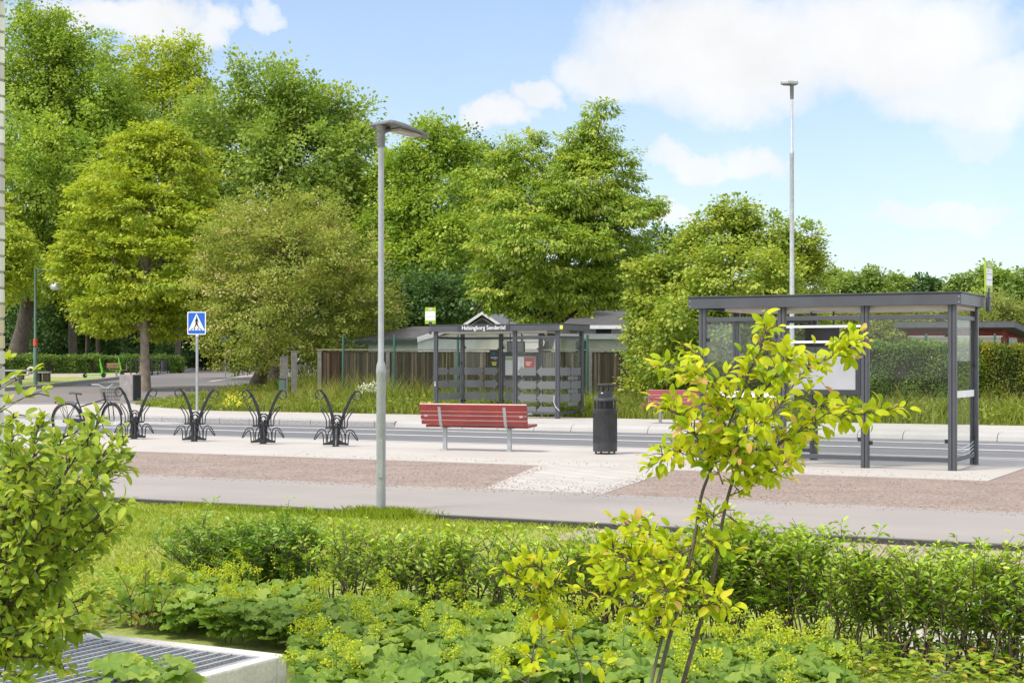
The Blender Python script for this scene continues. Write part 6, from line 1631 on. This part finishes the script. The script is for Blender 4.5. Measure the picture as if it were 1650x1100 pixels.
# ---- lady's mantle: pleated round leaves and froth of tiny flowers
def mantle(label, spots, nleaf, nfl, seed, kind='stuff', lz=(.05, .20), lr=.054, fz=.30, name='ground_cover', cat='ground cover'):
    rng = np.random.default_rng(seed); P, D, U, Ls, rd = [], [], [], [], []; parts = []; fpos = []; stems = MB()
    for (poly, w, zf) in spots:
        n = int(nleaf*w); q = scatter([(p.x, p.y) for p in poly], n, rng)
        zz = -.06 + (lz[0] + (lz[1]-lz[0])*rng.random(n)) * zf
        P.append(np.column_stack([q, zz])); a = rng.uniform(0, 2*PI, n)
        D.append(np.column_stack([np.cos(a), np.sin(a), rng.uniform(-.35, .15, n)])); U.append(np.column_stack([rng.normal(size=n)*.38, rng.normal(size=n)*.38 - .22, np.ones(n)])); Ls.append(lr*rng.uniform(.6, 1.5, n)); rd.append(np.clip(rng.normal(.5, .24, n), 0, 1))
        m_ = int(nfl*w); q = scatter([(p.x, p.y) for p in poly], m_, rng)
        for x, y in q:
            h = -.06 + fz*zf*rng.uniform(.65, 1.15); tilt = rng.normal(size=2)*.04
            stems.tube([(x, y, -.06), (x + tilt[0]*.5, y + tilt[1]*.5, h*.5), (x + tilt[0], y + tilt[1], h)], [.0028, .0024, .002], 4)
            for c in range(rng.integers(4, 9)):
                o_ = rng.normal(size=3)*np.array([.024, .024, .020]); fpos.append((x + tilt[0] + o_[0], y + tilt[1] + o_[1], h + o_[2]))
    P, D, U, Ls, rd = map(np.concatenate, (P, D, U, Ls, rd))
    V, Fq, rr = leaves(P, D, U, Ls*2, Ls*2, T_LOBED, rd)
    fp = np.array(fpos); k = 18; off = rng.normal(size=(len(fp), k, 3))*.0085
    pos = (fp[:, None] + off).reshape(-1, 3); L = .0125*(.7 + .6*rng.random(len(pos)))
    V2, F2, r2 = leaves(pos, off.reshape(-1, 3) + rng.normal(size=(len(pos), 3))*.005, rng.normal(size=(len(pos), 3)) + np.array([0, 0, .6]), L, L*.8, T_RHOMB, np.repeat(rng.random(len(fp)), k)*.7 + .3*rng.random(len(pos)))
    sv = np.array(stems.v); sf = np.array([f for f in stems.f if len(f) == 4])
    Vs, Fs, _ = merge([(V, Fq, rr), (V2, F2, r2), (sv, sf, np.full(len(sf), .3))])
    # per-face data ordered: triangles first, then quads (flowers, stems)
    rn = np.concatenate([rr, r2, np.full(len(sf), .3)]); mi = np.concatenate([np.zeros(len(rr)), np.ones(len(r2)), np.zeros(len(sf))])
    o = numesh(name, Vs, Fs, [FG['mantle'], FG['froth']], None, rn, mi=mi); tag(o, label, cat, None, kind); return o
Gp = lambda *l: [G(x, y, -.06) for x, y in l]
A1 = Gp((150,1000),(330,945),(480,985),(520,1010),(470,1058),(330,1045),(180,1020),(120,1030))
A1 = Gp((175,1012),(300,965),(420,975),(520,1005),(560,1060),(476,1062),(330,1040))
A2 = Gp((480,1062),(540,1010),(700,1015),(850,1020),(960,1045),(1000,1140),(480,1180))
A3 = Gp((960,1060),(1150,1085),(1330,1085),(1380,1150),(1000,1180))
A4 = Gp((520,1000),(700,985),(960,1010),(960,1040),(620,1030))
mantle('drift of lime green lobed leaves and frothy yellow-green flower heads along the foreground', [(A1, .9, 1.15), (A2, 1.6, 1.0), (A3, 1.1, .95), (A4, .5, .6)], 1000, 52, 501)
A5 = [K + AX*u + BX*v for u, v in ((-.05,-1.0),(-.45,-.80),(-.95,-.85),(-1.3,-1.1),(-1.3,-1.6),(-.05,-1.6))]
A5 = [Vector((p.x, p.y, 0)) for p in A5]
mantle('clump of broad lobed leaves leaning over the front of the concrete shaft', [([G(x, y, .2) for x, y in ((165,1092),(290,1088),(310,1130),(150,1140))], 1.0, 1.0)], 46, 1, 502, 'thing', (.22, .36), .06, .30, 'leafy_plant', 'plant')
# low weedy leaves filling the bed under bush and rose
rng = np.random.default_rng(505)
q = scatter([(p.x, p.y) for p in Gp((-60,1020),(60,960),(210,945),(300,960),(180,1012),(40,1040),(-60,1100))], 2600, rng); n = len(q)
q = np.concatenate([q, scatter([(p.x, p.y) for p in Gp((1340,1072),(1700,1072),(1700,1125),(1340,1125))], 1100, rng)]); n = len(q)
a = rng.uniform(0, 2*PI, n)
V, Fq, rr = leaves(np.column_stack([q, -.05 + .16*rng.random(n)]), np.column_stack([np.cos(a), np.sin(a), rng.uniform(-.2,.5,n)]), np.column_stack([rng.normal(size=n)*.4, rng.normal(size=n)*.4, np.ones(n)]), .045*(.7+.6*rng.random(n)), .026*(.7+.6*rng.random(n)), T_HEX, np.clip(rng.normal(.45,.25,n),0,1))
o = numesh('bed_weeds', V, Fq, FG['rose'], None, rr); tag(o, 'low mixed weeds covering the bed round the shaft and under the hedge', 'weeds', None, 'stuff')

# ------------------------------------------------------------------ loose gravel on the slabs
rng = np.random.default_rng(606)
def pebbles(name, label, pts, size, m):
    n = len(pts); oc = np.array([(1,0,0),(0,1,0),(-1,0,0),(0,-1,0),(0,0,.7),(0,0,-.7)], float); fc = np.array([(0,1,4),(1,2,4),(2,3,4),(3,0,4),(1,0,5),(2,1,5),(3,2,5),(0,3,5)])
    s_ = size*(.5 + rng.random(n)); V = pts[:, None] + oc[None]*s_[:, None, None]*(.7 + .6*rng.random((n, 6, 1)))
    Fq = (fc[None] + (np.arange(n)*6)[:, None, None]).reshape(-1, 3)
    o = numesh(name, V.reshape(-1, 3), Fq, m); tag(o, label, 'gravel', None, 'stuff')
M['peb'] = island_mat('pebbles', [(0, (0.20, 0.145, 0.12)), (.5, (0.33, 0.255, 0.22)), (1, (0.46, 0.39, 0.34))], .9)
pp = []
lk = [G(772, 787), G(868, 746), G(905, 740), G(1110, 738), G(1083, 760), G(972, 796)]
for i in range(5000):
    s_ = rng.uniform(-17, 6); t_ = rng.uniform(17.06, 21.34); p = ST(s_, t_, -.006)
    if not inpoly(np.array([p.x]), np.array([p.y]), lk)[0]: pp.append(tuple(p))
for i in range(260):                                            # spilt on the link and the path edge
    x = 780 + 195*rng.random(); y = 785 + (x-780)/192*9 - abs(rng.normal())*9; pp.append(tuple(G(x, y, 0.0)))
for i in range(220):
    u = rng.random(); x = 780 + 88*u + abs(rng.normal())*14; y = 785 - 37*u; pp.append(tuple(G(x, y, 0.0)))
    x = 972 + 111*u - abs(rng.normal())*14; y = 794 - 36*u; pp.append(tuple(G(x, y, 0.0)))
for i in range(1500):
    pp.append(tuple(ST(rng.uniform(-16, 4), 17.0 - abs(rng.normal())*.22, .002)))
    if i % 3 == 0: pp.append(tuple(ST(rng.uniform(-16, S_END), 21.4 + abs(rng.normal())*.6, .003)))
pebbles('loose_gravel', 'loose pinkish gravel lying on the bed and spilt over the slab edges', np.array(pp), .0075, M['peb'])

# ------------------------------------------------------------------ sky, sun, camera
SUN_EL, SUN_AZ = 57.0, 0.0
sun_dir = Vector((-.74, -.50, 0)).normalized() * math.cos(R(SUN_EL)) + Vector((0, 0, math.sin(R(SUN_EL))))
sl = bpy.data.lights.new('sun', 'SUN'); sl.energy = 2.3; sl.angle = R(14.0); sl.color = (1.0, .95, .87)
so = bpy.data.objects.new('sun', sl); C.objects.link(so); so.rotation_euler = (-sun_dir).to_track_quat('-Z', 'Y').to_euler(); so.location = (0, 0, 30)

w = bpy.data.worlds.new('World'); bpy.context.scene.world = w; w.use_nodes = True
nt = w.node_tree; nt.nodes.clear()
out = N(nt, 'ShaderNodeOutputWorld'); bg = N(nt, 'ShaderNodeBackground'); bg.inputs[1].default_value = 0.125; nt.links.new(bg.outputs[0], out.inputs[0])
sky = N(nt, 'ShaderNodeTexSky'); sky.sky_type = 'NISHITA'; sky.sun_disc = False; sky.sun_elevation = R(SUN_EL); sky.sun_rotation = math.atan2(sun_dir.x, sun_dir.y)
sky.altitude = 50; sky.air_density = 1.0; sky.dust_density = 0.6; sky.ozone_density = 2.0
tc = N(nt, 'ShaderNodeTexCoord'); sp_ = N(nt, 'ShaderNodeSeparateXYZ'); nt.links.new(tc.outputs['Generated'], sp_.inputs[0])
def MA(op, a, b=None, c=None):
    n = N(nt, 'ShaderNodeMath', operation=op)
    for i, v in enumerate((a, b, c)):
        if v is None: continue
        if isinstance(v, (int, float)): n.inputs[i].default_value = v
        else: nt.links.new(v, n.inputs[i])
    return n.outputs[0]
nz = N(nt, 'ShaderNodeTexNoise'); nz.inputs['Scale'].default_value = 9.0; nz.inputs['Detail'].default_value = 8; nz.inputs['Roughness'].default_value = .62
nt.links.new(tc.outputs['Generated'], nz.inputs['Vector'])
nz2 = N(nt, 'ShaderNodeTexNoise'); nz2.inputs['Scale'].default_value = 26.0; nz2.inputs['Detail'].default_value = 8; nz2.inputs['Roughness'].default_value = .62
nt.links.new(tc.outputs['Generated'], nz2.inputs['Vector'])
yy = MA('MAXIMUM', sp_.outputs[1], .08)
u0 = MA('DIVIDE', sp_.outputs[0], yy); v0 = MA('DIVIDE', sp_.outputs[2], yy)
sepn = N(nt, 'ShaderNodeSeparateColor'); nt.links.new(nz.outputs['Color'], sepn.inputs[0])
sepm = N(nt, 'ShaderNodeSeparateColor'); nt.links.new(nz2.outputs['Color'], sepm.inputs[0])
uu = MA('ADD', u0, MA('ADD', MA('MULTIPLY', MA('SUBTRACT', sepn.outputs[0], .5), .095), MA('MULTIPLY', MA('SUBTRACT', sepm.outputs[0], .5), .045)))
vv = MA('ADD', v0, MA('ADD', MA('MULTIPLY', MA('SUBTRACT', sepn.outputs[1], .5), .080), MA('MULTIPLY', MA('SUBTRACT', sepm.outputs[1], .5), .042)))
acc = None
clouds = [(1180,75,230,105,1.0),(1010,120,95,60,.9),(1420,60,230,110,1.0),(1560,140,190,70,.9),(1560,215,80,30,.6),(810,205,62,32,.95),(885,168,52,32,.9),(770,215,30,18,.7),
          (1130,262,85,34,.9),(1230,255,75,40,.9),(1180,225,60,20,.35),(1060,352,70,26,.9),(1510,342,105,24,.8),(1380,335,60,18,.35),(1440,300,60,14,.3),
          (185,30,165,42,1.0),(340,55,48,48,.95),(250,60,70,40,.95),(440,45,46,22,.75),(1350,420,300,30,.25),(1640,360,60,30,.4),(560,-90,300,60,.8),(900,-160,500,120,.9)]
for (px, py, rx, ry, st_) in clouds:
    a = MA('MULTIPLY', MA('SUBTRACT', uu, (px-CX)/F), F/rx); b = MA('MULTIPLY', MA('SUBTRACT', vv, (HY-py)/F), F/ry)
    d = MA('ADD', MA('MULTIPLY', a, a), MA('MULTIPLY', b, b))
    mr = N(nt, 'ShaderNodeMapRange', interpolation_type='SMOOTHSTEP'); mr.inputs[1].default_value = 1.75; mr.inputs[2].default_value = .18; mr.inputs[3].default_value = 0; mr.inputs[4].default_value = st_
    nt.links.new(d, mr.inputs[0]); acc = mr.outputs[0] if acc is None else MA('MAXIMUM', acc, mr.outputs[0])
front = MA('GREATER_THAN', sp_.outputs[1], .10)
gen = N(nt, 'ShaderNodeTexNoise'); gen.inputs['Scale'].default_value = 2.6; gen.inputs['Detail'].default_value = 7; nt.links.new(tc.outputs['Generated'], gen.inputs['Vector'])
gm = N(nt, 'ShaderNodeMapRange', interpolation_type='SMOOTHSTEP'); gm.inputs[1].default_value = .42; gm.inputs[2].default_value = .62; nt.links.new(gen.outputs[0], gm.inputs[0])
wide = N(nt, 'ShaderNodeMapRange'); wide.inputs[1].default_value = .26; wide.inputs[2].default_value = .36; nt.links.new(v0, wide.inputs[0])   # above the framed sky: general broken cloud
wide2 = N(nt, 'ShaderNodeMapRange'); wide2.inputs[1].default_value = .36; wide2.inputs[2].default_value = .46; nt.links.new(MA('ABSOLUTE', u0), wide2.inputs[0])
oth = MA('MAXIMUM', MA('MAXIMUM', wide.outputs[0], wide2.outputs[0]), MA('SUBTRACT', 1.0, front))
up = N(nt, 'ShaderNodeMapRange'); up.inputs[1].default_value = 0; up.inputs[2].default_value = .06; nt.links.new(sp_.outputs[2], up.inputs[0])
cov = MA('MAXIMUM', MA('MULTIPLY', acc, front), MA('MULTIPLY', gm.outputs[0], oth))
cov = MA('MULTIPLY', cov, up.outputs[0])
# thin veil towards the horizon
veil = N(nt, 'ShaderNodeMapRange'); veil.inputs[1].default_value = .26; veil.inputs[2].default_value = .02; veil.inputs[3].default_value = .14; veil.inputs[4].default_value = .45; nt.links.new(sp_.outputs[2], veil.inputs[0])
cov = MA('MAXIMUM', cov, veil.outputs[0])
shade = N(nt, 'ShaderNodeMapRange'); shade.inputs[1].default_value = .3; shade.inputs[2].default_value = .7; shade.inputs[3].default_value = .88; shade.inputs[4].default_value = 1.03; nt.links.new(sepn.outputs[2], shade.inputs[0])
fill_gain = MA('MULTIPLY_ADD', oth, 1.3, 1.0)                           # all cloud out of view is brightened to add fill light
cc_ = N(nt, 'ShaderNodeVectorMath', operation='SCALE'); cc_.inputs[0].default_value = (4.35, 4.42, 4.52); nt.links.new(MA('MULTIPLY', shade.outputs[0], fill_gain), cc_.inputs['Scale'])
SKYGAIN = N(nt, 'ShaderNodeMix', data_type='RGBA', blend_type='MULTIPLY'); SKYGAIN.inputs[0].default_value = 1.0; SKYGAIN.inputs[7].default_value = (.74, .79, .84, 1)
nt.links.new(sky.outputs[0], SKYGAIN.inputs[6])
mix = N(nt, 'ShaderNodeMix', data_type='RGBA'); nt.links.new(cov, mix.inputs[0]); nt.links.new(SKYGAIN.outputs[2], mix.inputs[6]); nt.links.new(cc_.outputs[0], mix.inputs[7])
nt.links.new(mix.outputs[2], bg.inputs[0])

cam = bpy.data.cameras.new('camera'); co = bpy.data.objects.new('camera', cam); C.objects.link(co)
co.location = (0, 0, EYE); co.rotation_euler = (R(90), 0, 0)
cam.sensor_width = 36; cam.lens = 36*F/1650; cam.shift_y = (HY-550)/1650; cam.clip_start = .1; cam.clip_end = 3000
sc = bpy.context.scene; sc.camera = co
sc.view_settings.view_transform = 'Standard'; sc.view_settings.look = 'None'; sc.view_settings.exposure = 0.88; sc.view_settings.gamma = 1
sc.cycles.max_bounces = 8; sc.cycles.transparent_max_bounces = 24; sc.cycles.diffuse_bounces = 6; sc.cycles.transmission_bounces = 4
